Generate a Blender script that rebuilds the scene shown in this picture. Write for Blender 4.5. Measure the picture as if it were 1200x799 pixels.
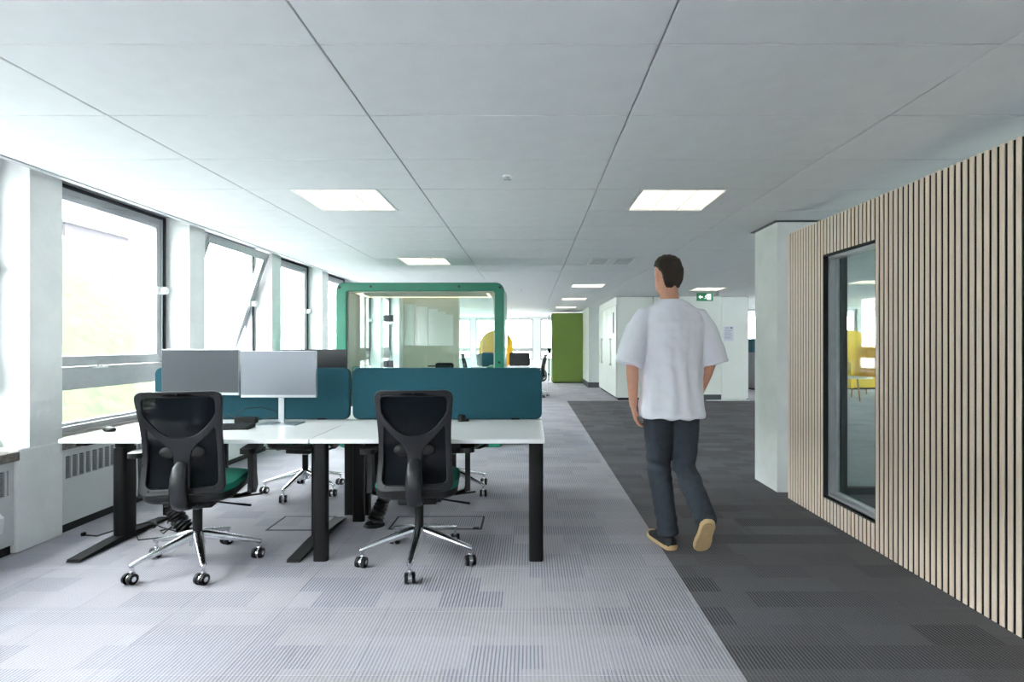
import bpy, bmesh, math, random
from mathutils import Vector, Matrix, noise
random.seed(7)
PI = math.pi
for o in list(bpy.data.objects): bpy.data.objects.remove(o)
C = bpy.context.scene.collection
S = bpy.context.scene

# ------------------------------------------------------------ camera, sky, exposure
cam = bpy.data.cameras.new('camera'); camo = bpy.data.objects.new('camera', cam); C.objects.link(camo)
camo.location = (0, 0, 1.275); camo.rotation_euler = (PI/2, 0, 0)
cam.sensor_width = 36; cam.lens = 641/1200*36; cam.shift_x = -21/1200; cam.shift_y = 2.5/1200
cam.clip_start = .05; cam.clip_end = 500
S.camera = camo
w = bpy.data.worlds.new('overcast_sky'); S.world = w; w.use_nodes = True
bg = w.node_tree.nodes['Background']; bg.inputs[0].default_value = (.955, .965, 1, 1); bg.inputs[1].default_value = 11.5
S.view_settings.view_transform = 'Standard'; S.view_settings.look = 'None'
S.view_settings.exposure = 1.42; S.view_settings.gamma = 1; S.view_settings.use_curve_mapping = False
try:
    S.cycles.max_bounces = 10; S.cycles.diffuse_bounces = 6; S.cycles.transparent_max_bounces = 24
    S.cycles.sample_clamp_indirect = 8
except Exception: pass

# ------------------------------------------------------------ materials
def lin(c):
    if isinstance(c, (int, float)): c = (c, c, c)
    return tuple(((v/255)/12.92 if v/255 <= .04045 else ((v/255+.055)/1.055)**2.4) for v in c) + (1,)
def mat(name, col, rough=.6, metal=0, noise_amt=0, nscale=20, bump=0, bscale=60, spec=.5, emit=0, alpha=1, stretch=None, coat=0):
    m = bpy.data.materials.new(name); m.use_nodes = True
    nt = m.node_tree; n = nt.nodes; L = nt.links; b = n['Principled BSDF']
    c = lin(col)
    b.inputs['Base Color'].default_value = c; b.inputs['Roughness'].default_value = rough
    b.inputs['Metallic'].default_value = metal; b.inputs['Specular IOR Level'].default_value = spec
    if coat: b.inputs['Coat Weight'].default_value = coat
    if emit:
        b.inputs['Emission Color'].default_value = c; b.inputs['Emission Strength'].default_value = emit
    if noise_amt or bump:
        tc = n.new('ShaderNodeTexCoord'); src = tc.outputs['Object']
        if stretch:
            mp = n.new('ShaderNodeMapping'); mp.inputs['Scale'].default_value = stretch
            L.new(src, mp.inputs[0]); src = mp.outputs[0]
    if noise_amt:
        t = n.new('ShaderNodeTexNoise'); t.inputs['Scale'].default_value = nscale; t.inputs['Detail'].default_value = 5
        L.new(src, t.inputs[0])
        r = n.new('ShaderNodeMapRange'); r.inputs['From Min'].default_value = .3; r.inputs['From Max'].default_value = .7
        r.inputs['To Min'].default_value = 1-noise_amt; r.inputs['To Max'].default_value = 1+noise_amt
        L.new(t.outputs[0], r.inputs[0])
        vm = n.new('ShaderNodeVectorMath'); vm.operation = 'SCALE'; vm.inputs[0].default_value = c[:3]
        L.new(r.outputs[0], vm.inputs['Scale']); L.new(vm.outputs[0], b.inputs['Base Color'])
    if bump:
        t2 = n.new('ShaderNodeTexNoise'); t2.inputs['Scale'].default_value = bscale; t2.inputs['Detail'].default_value = 3
        L.new(src, t2.inputs[0]); bp = n.new('ShaderNodeBump'); bp.inputs['Strength'].default_value = bump
        bp.inputs['Distance'].default_value = .004
        L.new(t2.outputs[0], bp.inputs['Height']); L.new(bp.outputs[0], b.inputs['Normal'])
    if alpha < 1:
        tr = n.new('ShaderNodeBsdfTransparent'); mx = n.new('ShaderNodeMixShader'); mx.inputs[0].default_value = alpha
        L.new(tr.outputs[0], mx.inputs[1]); L.new(b.outputs[0], mx.inputs[2])
        L.new(mx.outputs[0], n['Material Output'].inputs[0])
    return m
def glass(name, tint=(245, 250, 248), refl=1.0, ior=1.5):
    m = bpy.data.materials.new(name); m.use_nodes = True
    nt = m.node_tree; n = nt.nodes; L = nt.links; n.remove(n['Principled BSDF'])
    tr = n.new('ShaderNodeBsdfTransparent'); tr.inputs[0].default_value = lin(tint)
    gl = n.new('ShaderNodeBsdfGlossy'); gl.inputs['Roughness'].default_value = .0
    # Schlick reflectance, the same from both sides of the thin pane
    g = n.new('ShaderNodeNewGeometry'); dt = n.new('ShaderNodeVectorMath'); dt.operation = 'DOT_PRODUCT'
    L.new(g.outputs['Normal'], dt.inputs[0]); L.new(g.outputs['Incoming'], dt.inputs[1])
    def M(op, a, b_, c_=None):
        q = n.new('ShaderNodeMath'); q.operation = op
        for i_, v in enumerate((a, b_, c_)):
            if v is None: continue
            if isinstance(v, (int, float)): q.inputs[i_].default_value = v
            else: L.new(v, q.inputs[i_])
        return q.outputs[0]
    r0 = ((ior-1)/(ior+1))**2
    fr = M('MULTIPLY_ADD', M('POWER', M('SUBTRACT', 1, M('ABSOLUTE', dt.outputs['Value'], 0)), 5), 1-r0, r0)
    mu = n.new('ShaderNodeMath'); mu.operation = 'MULTIPLY'; mu.inputs[1].default_value = refl
    mx = n.new('ShaderNodeMixShader'); L.new(fr, mu.inputs[0]); L.new(mu.outputs[0], mx.inputs[0])
    L.new(tr.outputs[0], mx.inputs[1]); L.new(gl.outputs[0], mx.inputs[2]); L.new(mx.outputs[0], n['Material Output'].inputs[0])
    return m
def carpet(name, base, dark, amp, warm):
    """loop-pile carpet tile: fine ribs along Y whose strength changes from block to block"""
    m = bpy.data.materials.new(name); m.use_nodes = True
    nt = m.node_tree; n = nt.nodes; L = nt.links; b = n['Principled BSDF']
    b.inputs['Roughness'].default_value = .95; b.inputs['Specular IOR Level'].default_value = .15
    g = n.new('ShaderNodeNewGeometry'); sep = n.new('ShaderNodeSeparateXYZ'); L.new(g.outputs['Position'], sep.inputs[0])
    def M(op, a, bb=None, c=None):
        q = n.new('ShaderNodeMath'); q.operation = op
        for i, v in enumerate((a, bb, c)):
            if v is None: continue
            if isinstance(v, (int, float)): q.inputs[i].default_value = v
            else: L.new(v, q.inputs[i])
        return q.outputs[0]
    X, Y = sep.outputs[0], sep.outputs[1]
    rib = M('SINE', M('MULTIPLY', X, 2*PI/.0158))
    rib = M('POWER', M('MULTIPLY_ADD', rib, .5, .5), 1.6)
    def block(wx, wy, off):
        row = M('FLOOR', M('DIVIDE', M('ADD', Y, off), wy))
        wn0 = n.new('ShaderNodeTexWhiteNoise'); wn0.noise_dimensions = '1D'; L.new(row, wn0.inputs['W'])
        cx = M('FLOOR', M('ADD', M('DIVIDE', X, wx), wn0.outputs[0]))
        wn = n.new('ShaderNodeTexWhiteNoise'); wn.noise_dimensions = '2D'
        cb = n.new('ShaderNodeCombineXYZ'); L.new(cx, cb.inputs[0]); L.new(row, cb.inputs[1]); L.new(cb.outputs[0], wn.inputs[0])
        return wn.outputs[0]
    b1 = block(.31, .167, .03); b2 = block(.5, .25, .12)
    s = M('MULTIPLY', M('POWER', b1, 1.5), .8)
    s = M('ADD', s, M('MULTIPLY', b2, .25))
    s = M('ADD', s, .2)
    no = n.new('ShaderNodeTexNoise'); no.inputs['Scale'].default_value = 260; no.inputs['Detail'].default_value = 2
    L.new(g.outputs['Position'], no.inputs[0])
    f = M('MULTIPLY', M('MULTIPLY', rib, s), amp)
    f = M('ADD', f, M('MULTIPLY_ADD', no.outputs[0], 1.5, -.68))
    mx = n.new('ShaderNodeMix'); mx.data_type = 'RGBA'; mx.clamp_factor = True
    L.new(f, mx.inputs[0]); mx.inputs[6].default_value = lin(base); mx.inputs[7].default_value = lin(dark)
    mw = n.new('ShaderNodeMix'); mw.data_type = 'RGBA'; L.new(M('MULTIPLY', b2, .30), mw.inputs[0])
    L.new(mx.outputs[2], mw.inputs[6]); mw.inputs[7].default_value = lin(warm)
    L.new(mw.outputs[2], b.inputs['Base Color'])
    bp = n.new('ShaderNodeBump'); bp.inputs['Strength'].default_value = .5; bp.inputs['Distance'].default_value = .003
    L.new(M('SUBTRACT', 1, f), bp.inputs['Height']); L.new(bp.outputs[0], b.inputs['Normal'])
    return m
MT = dict(
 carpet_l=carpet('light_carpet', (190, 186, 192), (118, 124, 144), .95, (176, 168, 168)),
 carpet_d=carpet('dark_carpet', (118, 117, 122), (36, 37, 41), 1.0, (104, 100, 96)),
 subfloor=mat('subfloor', (70, 70, 72), .9, noise_amt=.1),
 tile=mat('ceiling_tile_face', (216, 219, 221), .75, noise_amt=.025, nscale=9, bump=.12, bscale=300),
 tbar=mat('ceiling_grid', (150, 152, 153), .5, noise_amt=.05),
 trimw=mat('white_trim', (225, 228, 228), .4, noise_amt=.02),
 wall=mat('white_wall', (228, 231, 230), .75, noise_amt=.025, nscale=3, bump=.15, bscale=90),
 pillar=mat('painted_concrete', (230, 231, 230), .8, noise_amt=.05, nscale=5, bump=.7, bscale=40),
 cupboard=mat('cupboard_white', (226, 230, 226), .45, noise_amt=.02, nscale=2),
 alu=mat('window_aluminium', (178, 180, 184), .38, .35, noise_amt=.05, nscale=12),
 gasket=mat('dark_gasket', (40, 43, 48), .7, noise_amt=.1),
 stone=mat('stone_sill', (112, 106, 100), .45, noise_amt=.5, nscale=45, bump=.3),
 rad=mat('radiator_paint', (205, 207, 208), .45, noise_amt=.02, nscale=4),
 louvre=mat('louvre_grey', (150, 152, 154), .5, noise_amt=.03),
 dark=mat('dark_recess', (38, 38, 40), .8, noise_amt=.1),
 blackmetal=mat('black_powder_coat', (9, 9, 11), .5, 0, noise_amt=.1, nscale=90, bump=.05, bscale=200, spec=.25),
 blackplastic=mat('black_plastic', (12, 13, 15), .45, noise_amt=.08, spec=.35),
 chairframe=mat('charcoal_plastic', (26, 27, 31), .36, noise_amt=.06, nscale=30, spec=.45),
 mesh=mat('black_mesh_fabric', (14, 17, 23), .9, noise_amt=.2, nscale=140, alpha=.985, spec=.1),
 seat=mat('green_seat_fabric', (8, 112, 92), .9, noise_amt=.15, nscale=150, bump=.4, bscale=500),
 chrome=mat('polished_aluminium', (222, 224, 228), .24, 1, noise_amt=.03),
 silver=mat('brushed_silver', (190, 193, 198), .32, .85, noise_amt=.05, nscale=60, stretch=(1, 1, .1)),
 desktop=mat('white_desktop', (230, 230, 230), .28, noise_amt=.015, nscale=4),
 deskedge=mat('white_edge_band', (226, 227, 228), .35, noise_amt=.01),
 teal=mat('teal_screen_fabric', (26, 78, 92), .95, noise_amt=.14, nscale=260, bump=.5, bscale=600),
 tealdark=mat('dark_teal_edge', (16, 58, 70), .9, noise_amt=.1),
 screen=mat('switched_off_display', (118, 121, 130), .36, .4, noise_amt=.02, nscale=3),  # pale and darker display greys carry the room's reflection in the colour
 screendark=mat('darker_switched_off_display', (64, 67, 74), .38, .3, noise_amt=.02, nscale=3),
 screenblack=mat('black_display_back', (22, 22, 25), .3, noise_amt=.1),
 boothgreen=mat('green_booth_lacquer', (26, 124, 98), .35, noise_amt=.08, nscale=6, coat=.3),
 boothfelt=mat('beige_felt', (206, 202, 188), .95, noise_amt=.06, nscale=80, bump=.3),
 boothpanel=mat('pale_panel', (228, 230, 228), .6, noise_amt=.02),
 green=mat('lime_green_panel', (130, 156, 82), .8, noise_amt=.06, nscale=40, bump=.2, bscale=200),
 greenedge=mat('dark_green_edge', (62, 88, 26), .8, noise_amt=.1),
 yellow=mat('yellow_upholstery', (238, 196, 52), .9, noise_amt=.06, nscale=60, bump=.3),
 wood=mat('pale_oak_slat', (250, 228, 208), .55, noise_amt=.07, nscale=14, stretch=(6, 6, .35), bump=.12, bscale=50),
 oakleg=mat('oak_leg', (176, 130, 84), .5, noise_amt=.1, nscale=20),
 felt=mat('black_felt_backing', (22, 20, 20), .95, noise_amt=.2, nscale=200),
 skirting=mat('slate_skirting', (66, 72, 80), .5, noise_amt=.05),
 diffuser=mat('lit_diffuser', (255, 244, 226), .5, emit=.9, noise_amt=0),
 booth_led=mat('lit_led_strip', (255, 240, 214), .5, emit=.6),
 glass=glass('clear_glass'), boothglass=glass('booth_glass', (244, 250, 247), 1.0),
 podglass=glass('pod_window_glass', (238, 243, 241), .5, 1.5),
 skin=mat('skin', (214, 158, 134), .55, noise_amt=.06, nscale=18, bump=.15, bscale=250),
 hair=mat('dark_brown_hair', (46, 34, 27), .6, noise_amt=.35, nscale=60, stretch=(4, 4, 1), bump=.8, bscale=140),
 shirt=mat('white_cotton', (238, 238, 248), .9, noise_amt=.015, nscale=8, bump=.25, bscale=300),
 trouser=mat('slate_trousers', (52, 59, 68), .9, noise_amt=.1, nscale=30, bump=.3, bscale=400),
 shoe=mat('black_shoe', (28, 29, 31), .7, noise_amt=.15, nscale=60, bump=.3),
 sole=mat('tan_sole', (208, 178, 132), .7, noise_amt=.08, nscale=30),
 eye=mat('eye_white', (235, 232, 226), .2, noise_amt=.01), iris=mat('iris', (70, 50, 36), .2, noise_amt=.05),
 lip=mat('lip', (176, 104, 94), .5, noise_amt=.04),
 exitgreen=mat('exit_green', (0, 104, 62), .4, emit=.15), exitwhite=mat('exit_white', (240, 246, 240), .4, emit=.3),
 paper=mat('paper', (214, 216, 228), .8, noise_amt=.01), ink=mat('ink', (70, 74, 96), .7, noise_amt=.02),
 paving=mat('pale_paving', (150, 150, 150), .9, noise_amt=.08, nscale=.6),
 grass=mat('grass_bank', (44, 53, 26), .95, noise_amt=.45, nscale=1.6),
 foliage=mat('foliage', (46, 54, 30), .9, noise_amt=.4, nscale=3),
 bark=mat('bark', (120, 104, 90), .9, noise_amt=.2),
 brick=mat('pale_render_wall', (53, 49, 54), .9, noise_amt=.08, nscale=4),
 slate=mat('slate_roof', (48, 48, 54), .8, noise_amt=.1), farpane=mat('far_pane', (110, 120, 140), .2, noise_amt=.05),
 grey=mat('grey_cabinet', (120, 124, 130), .5, noise_amt=.03))

# ------------------------------------------------------------ mesh builder
class MB:
    def __init__(s): s.v = []; s.f = []; s.m = []; s.cur = 0
    def face(s, idx): s.f.append(tuple(idx)); s.m.append(s.cur)
    def box(s, x0, x1, y0, y1, z0, z1, bev=0, M=None):
        if x0 > x1: x0, x1 = x1, x0
        if y0 > y1: y0, y1 = y1, y0
        if z0 > z1: z0, z1 = z1, z0
        if bev:
            bm = bmesh.new(); bmesh.ops.create_cube(bm, size=1)
            for v in bm.verts: v.co = Vector(((x0+x1)/2+v.co.x*(x1-x0), (y0+y1)/2+v.co.y*(y1-y0), (z0+z1)/2+v.co.z*(z1-z0)))
            bmesh.ops.bevel(bm, geom=bm.edges[:], offset=bev, segments=2, affect='EDGES', profile=.5)
            s.add_bm(bm, M); return
        b = len(s.v)
        for z in (z0, z1):
            for x, y in ((x0, y0), (x1, y0), (x1, y1), (x0, y1)):
                p = Vector((x, y, z)); s.v.append(tuple(M @ p if M else p))
        for q in ((3, 2, 1, 0), (4, 5, 6, 7), (0, 1, 5, 4), (1, 2, 6, 5), (2, 3, 7, 6), (3, 0, 4, 7)): s.face([b+i for i in q])
    def add_bm(s, bm, M=None):
        b = len(s.v); bm.verts.index_update()
        for v in bm.verts: s.v.append(tuple(M @ v.co if M else v.co))
        for f in bm.faces: s.face([b+v.index for v in f.verts])
        bm.free()
    def add_mesh(s, me, M=None):
        b = len(s.v)
        for v in me.vertices: s.v.append(tuple(M @ v.co if M else v.co))
        for p in me.polygons: s.face([b+i for i in p.vertices])
    def rings(s, rings, close=True, cap=True):
        """rings: lists of points of the same length"""
        b = len(s.v); n = len(rings[0])
        for r in rings:
            for p in r: s.v.append(tuple(p))
        for i in range(len(rings)-1):
            for j in range(n if close else n-1):
                k = (j+1) % n; s.face((b+i*n+j, b+i*n+k, b+(i+1)*n+k, b+(i+1)*n+j))
        if cap:
            s.face([b+j for j in reversed(range(n))]); s.face([b+(len(rings)-1)*n+j for j in range(n)])
    def cyl(s, p, q, r, r2=None, n=16):
        s.tube([p, q], [r, r if r2 is None else r2], n)
    def tube(s, pts, r, n=10, flat=1, up=None):
        pts = [Vector(p) for p in pts]
        if isinstance(r, (int, float)): r = [r]*len(pts)
        rr = []; prev = None
        for i, p in enumerate(pts):
            d = (pts[min(i+1, len(pts)-1)]-pts[max(i-1, 0)]).normalized()
            if prev is None:
                a = Vector(up) if up else (Vector((0, 0, 1)) if abs(d.z) < .9 else Vector((1, 0, 0)))
            else: a = prev
            u = d.cross(a).normalized(); v = u.cross(d).normalized(); prev = v
            ri = r[i]; ra, rb = ri if isinstance(ri, (tuple, list)) else (ri, ri*flat)
            rr.append([p+u*ra*math.cos(2*PI*k/n)+v*rb*math.sin(2*PI*k/n) for k in range(n)])
        s.rings(rr)
    def ball(s, c, r, seg=16, rings=10, M=None):
        if isinstance(r, (int, float)): r = (r, r, r)
        bm = bmesh.new(); bmesh.ops.create_uvsphere(bm, u_segments=seg, v_segments=rings, radius=1)
        for v in bm.verts:
            p = Vector((v.co.x*r[0], v.co.y*r[1], v.co.z*r[2]))
            if M: p = M @ p
            v.co = p+Vector(c)
        s.add_bm(bm)
    def prism(s, poly, axis, a, b):
        """poly: 2-D outline, extruded along axis from a to b"""
        def P(u, v, w): return {'x': (w, u, v), 'y': (u, w, v), 'z': (u, v, w)}[axis]
        s.rings([[P(u, v, a) for u, v in poly], [P(u, v, b) for u, v in poly]])
    def mesh(s, name, mats, smooth=False):
        me = bpy.data.meshes.new(name); me.from_pydata(s.v, [], s.f)
        for m in (mats if isinstance(mats, (list, tuple)) else [mats]): me.materials.append(m)
        for i, p in enumerate(me.polygons): p.material_index = s.m[i]
        bm = bmesh.new(); bm.from_mesh(me); bmesh.ops.recalc_face_normals(bm, faces=bm.faces[:]); bm.to_mesh(me); bm.free()
        if smooth:
            for p in me.polygons: p.use_smooth = True
            try: me.set_sharp_from_angle(angle=math.radians(38))
            except Exception: pass
        me.update(); return me
    def build(s, name, mats, parent=None, loc=None, smooth=False):
        return link(name, s.mesh(name, mats, smooth), parent, loc)
def link(name, me, parent=None, loc=None, rot=None):
    o = bpy.data.objects.new(name, me); C.objects.link(o)
    if parent is not None: o.parent = parent
    if loc is not None: o.location = loc
    if rot is not None: o.rotation_euler = rot
    return o
def tag(o, label, cat, group=None, kind=None):
    o['label'] = label; o['category'] = cat
    if group: o['group'] = group
    if kind: o['kind'] = kind
    return o
def thing(name, label, cat, loc=(0, 0, 0), rz=0, group=None):
    o = bpy.data.objects.new(name, None); C.objects.link(o); o.empty_display_size = .1
    o.location = loc; o.rotation_euler = (0, 0, rz); return tag(o, label, cat, group)
def struct(o): o['kind'] = 'structure'; return o
def dup(root, loc, rz, label, group=None):
    r = root.copy(); C.objects.link(r); r.location = loc; r.rotation_euler = (0, 0, rz); r['label'] = label
    if group: r['group'] = group
    for ch in list(root.children):
        c = ch.copy(); C.objects.link(c); c.parent = r
        for g in list(ch.children):
            d = g.copy(); C.objects.link(d); d.parent = c
    return r
def rrect(x0, x1, y0, y1, r, n=6):
    out = []
    for cx, cy, a in ((x1-r, y1-r, 0), (x0+r, y1-r, 90), (x0+r, y0+r, 180), (x1-r, y0+r, 270)):
        for k in range(n+1):
            t = math.radians(a+90*k/n); out.append((cx+r*math.cos(t), cy+r*math.sin(t)))
    return out
def fill2d(polys, ext, bev=0, res=2):
    """outline with holes -> solid mesh in the XZ plane, thickness along Y"""
    cu = bpy.data.curves.new('tmp', 'CURVE'); cu.dimensions = '2D'; cu.fill_mode = 'BOTH'
    cu.extrude = max(ext/2-bev, 0); cu.bevel_depth = bev; cu.bevel_resolution = res; cu.offset = -bev
    for p in polys:
        sp = cu.splines.new('POLY'); sp.points.add(len(p)-1); sp.use_cyclic_u = True
        for i, (x, y) in enumerate(p): sp.points[i].co = (x, y, 0, 1)
    o = bpy.data.objects.new('tmp', cu); C.objects.link(o)
    dg = bpy.context.evaluated_depsgraph_get(); dg.update()
    me = bpy.data.meshes.new_from_object(o.evaluated_get(dg), depsgraph=dg)
    bpy.data.objects.remove(o); bpy.data.curves.remove(cu)
    for v in me.vertices: v.co = Vector((v.co.x, -v.co.z, v.co.y))
    bm = bmesh.new(); bm.from_mesh(me); bmesh.ops.remove_doubles(bm, verts=bm.verts[:], dist=.0002)
    bmesh.ops.recalc_face_normals(bm, faces=bm.faces[:]); bm.to_mesh(me); bm.free()
    return me
def remesh(mb, vox, it=2):
    me = mb.mesh('tmp', MT['wall']); o = bpy.data.objects.new('tmp', me); C.objects.link(o)
    md = o.modifiers.new('r', 'REMESH'); md.mode = 'VOXEL'; md.voxel_size = vox
    if it:
        sm = o.modifiers.new('s', 'SMOOTH'); sm.factor = .5; sm.iterations = it
    dg = bpy.context.evaluated_depsgraph_get(); dg.update()
    out = bpy.data.meshes.new_from_object(o.evaluated_get(dg), depsgraph=dg)
    bpy.data.objects.remove(o); out.materials.clear()
    for p in out.polygons: p.use_smooth = True; p.material_index = 0
    return out

# ------------------------------------------------------------ shell of the building
CZ = 2.32                                   # ceiling height
XE = .82                                    # edge between light and dark carpet
fl = MB(); fl.box(-3.42, 14, -3, 21.9, -.25, -.006); floor = struct(fl.build('floor', MT['subfloor']))
def carpet_tile_mesh(name, m):
    b = MB(); w_ = .5-.0006; c = .0009
    b.rings([[(0, 0, -.006), (w_, 0, -.006), (w_, w_, -.006), (0, w_, -.006)],
             [(0, 0, -c), (w_, 0, -c), (w_, w_, -c), (0, w_, -c)],
             [(c, c, 0), (w_-c, c, 0), (w_-c, w_-c, 0), (c, w_-c, 0)]])
    return b.mesh(name, m)
tl, td = carpet_tile_mesh('carpet_tile', MT['carpet_l']), carpet_tile_mesh('dark_carpet_tile', MT['carpet_d'])
restl, restd = MB(), MB()
for j in range(-6, 44):
    y = .1+j*.5
    for i in range(-8, 27):
        x = XE+i*.5
        light = i < 0 or y > 12 or x > 5.2 or (y > 4.5 and x > max(2.8, .43*y))  # last clause: light carpet stands in for bright reflections beyond the slatted wall
        if x > 13.5: continue
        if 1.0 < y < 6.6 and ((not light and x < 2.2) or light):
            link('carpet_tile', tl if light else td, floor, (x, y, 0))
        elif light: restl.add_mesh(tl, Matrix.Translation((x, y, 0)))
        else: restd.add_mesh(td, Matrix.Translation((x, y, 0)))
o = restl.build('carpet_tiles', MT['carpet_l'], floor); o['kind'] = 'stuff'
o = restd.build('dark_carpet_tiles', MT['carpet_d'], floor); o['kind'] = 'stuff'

# ceiling: grid above, tiles hung below it
cl = MB(); cl.box(-2.94, 14, -3, 21.9, CZ+.012, CZ+.2); cl.box(-3.42, -2.9, -3, 21.9, 2.46, 2.6)
cl.box(-2.95, -2.9, -3, 21.9, CZ+.02, 2.47)
ceiling = struct(cl.build('ceiling', MT['tbar']))
tb = MB(); tb.box(-2.975, -2.935, -3, 21.9, CZ-.006, CZ+.03); tb.box(-2.99, -2.965, -3, 21.9, CZ+.02, CZ+.034)
tb.box(-3.40, -2.99, -3, 21.9, CZ+.10, CZ+.112)
struct(tb.build('trim_1', MT['alu']))
XS = [-2.935, -1.94, -.742, .456, 1.654, 2.852, 4.05, 5.248, 6.446, 7.644, 8.842, 10.04, 11.24, 12.44, 13.64]
def rowy(k): return 1.915+.6*k
LIGHTS = {(1, 3): 1, (3, 3): 1, (1, 8): 1, (3, 13): 1, (3, 18): 1, (3, 23): 1, (3, 28): 1, (5, 14): 1, (5, 8): 1, 
          (7, 12): 1, (9, 14): 1}
def tile_mesh(wx):
    b = MB(); wx -= .006; wy = .5955; c = .003
    b.rings([[(0, 0, .012), (wx, 0, .012), (wx, wy, .012), (0, wy, .012)], [(0, 0, c), (wx, 0, c), (wx, wy, c), (0, wy, c)],
             [(c, c, 0), (wx-c, c, 0), (wx-c, wy-c, 0), (c, wy-c, 0)]])
    return b.mesh('ceiling_tile', MT['tile'])
tms = {}
restc = MB()
for k in range(-8, 33):
    y = rowy(k)+.002
    for i in range(len(XS)-1):
        x0, x1 = XS[i]+.003, XS[i+1]+.003
        spans = [(x0, x1)]
        if (i, k) in LIGHTS or (i, k) == (3, 8):
            cx = (x0+x1)/2; spans = [(x0, cx-.298), (cx+.298, x1)]
        for a, b_ in spans:
            key = round(b_-a, 2)
            if key not in tms: tms[key] = tile_mesh(b_-a)
            jz = random.uniform(0, .0015)
            if -2 <= k <= 9 and i <= 5 and -3 < a < 4.5: link('ceiling_tile', tms[key], ceiling, (a, y, CZ+jz))
            else: restc.add_mesh(tms[key], Matrix.Translation((a, y, CZ)))
o = restc.build('ceiling_tiles', MT['tile'], ceiling); o['kind'] = 'stuff'

# ceiling lights
def light_meshes():
    f = MB()
    for a in (-.298, .282): f.box(a, a+.016, -.298, .298, -.003, .02)
    for a in (-.298, .282): f.box(-.282, .282, a, a+.016, -.003, .02)
    for a in (-.102, .094): f.box(a, a+.006, -.282, .282, .0, .012)
    d = MB(); d.box(-.282, .282, -.282, .282, .012, .02)
    return f.mesh('frame', MT['trimw']), d.mesh('diffuser', MT['diffuser'])
lf, ld = light_meshes()
where = {(1, 3): 'square recessed ceiling light above the grey monitors, nearest on the left', (3, 3): 'square recessed ceiling light nearest the camera on the right, ahead of the man',
 (1, 8): 'small recessed ceiling light above the green glass booth', (3, 13): 'recessed ceiling light just beyond the two air vents', (3, 18): 'second recessed light beyond the air vents, above the aisle',
 (3, 23): 'third recessed light beyond the air vents, above the aisle', (3, 28): 'farthest recessed ceiling light, above the lime green booth', (5, 14): 'recessed ceiling light behind the exit sign',
 (5, 8): 'upper ceiling light seen through the window of the slatted wall',
 (7, 12): 'lower ceiling light seen through the window of the slatted wall', (9, 14): 'farthest ceiling light to the right, beyond the slatted meeting room'}
for (i, k) in LIGHTS:
    cx = (XS[i]+XS[i+1])/2+.003
    t = thing('ceiling_light', where.get((i, k), 'square recessed ceiling light with warm white diffuser in the far ceiling'), 'ceiling light', (cx, rowy(k)+.3, CZ), 0,
              'recessed ceiling lights' if (i, k) not in where else 'recessed ceiling lights in view')
    link('frame', lf, t); link('diffuser', ld, t)
# air vents
for n_, (xa, lab) in enumerate(((.76, 'left of the two grey slotted air vents in the ceiling above the man\'s shoulder'), (1.07, 'right of the two grey slotted air vents in the ceiling beside the man\'s head'))):
    t = thing('air_vent', lab, 'air vent', (xa+.12, rowy(8)+.3, CZ), 0, 'ceiling air vents')
    f = MB(); f.box(-.125, .125, -.29, -.25, -.004, .012); f.box(-.125, .125, .25, .29, -.004, .012); f.box(-.125, -.10, -.25, .25, -.004, .012); f.box(.10, .125, -.25, .25, -.004, .012)
    f.build('frame', MT['trimw'], t)
    bk = MB(); bk.box(-.10, .10, -.25, .25, .008, .012); bk.build('backing', MT['grey'], t)
    for q in range(5):
        s_ = MB(); s_.box(-.09+q*.038, -.066+q*.038, -.25, .25, -.002, .008); s_.build('slat', MT['rad'], t)
f = MB(); f.box(XS[3]+.306+.003, .76-.006, rowy(8), rowy(8)+.594, CZ, CZ+.01); f.box(1.011, 1.064, rowy(8), rowy(8)+.594, CZ, CZ+.01); f.box(1.316, 1.354, rowy(8), rowy(8)+.594, CZ, CZ+.01)
f.build('vent_surround', MT['tile'], ceiling)
# sensors
for (x, y, lab) in ((-.14, 3.42, 'small white ceiling sensor nearest the camera, above the desks'), (-.15, 10.6, 'small round ceiling sensor beyond the glass booth'),
                    (-.55, 16.2, 'farthest small ceiling sensor near the end windows'), (3.3, 5.2, 'small ceiling sensor above the slatted wall')):
    t = thing('ceiling_sensor', lab, 'sensor', (x, y, CZ), 0, 'ceiling sensors')
    b = MB(); b.cyl((0, 0, 0), (0, 0, -.008), .032, .028, 20); b.build('base', MT['trimw'], t, smooth=True)
    b = MB(); b.cyl((0, 0, -.008), (0, 0, -.022), .012, .009, 12); b.box(-.022, .022, -.004, .004, -.026, -.02); b.build('head', MT['louvre'], t, smooth=True)

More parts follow.
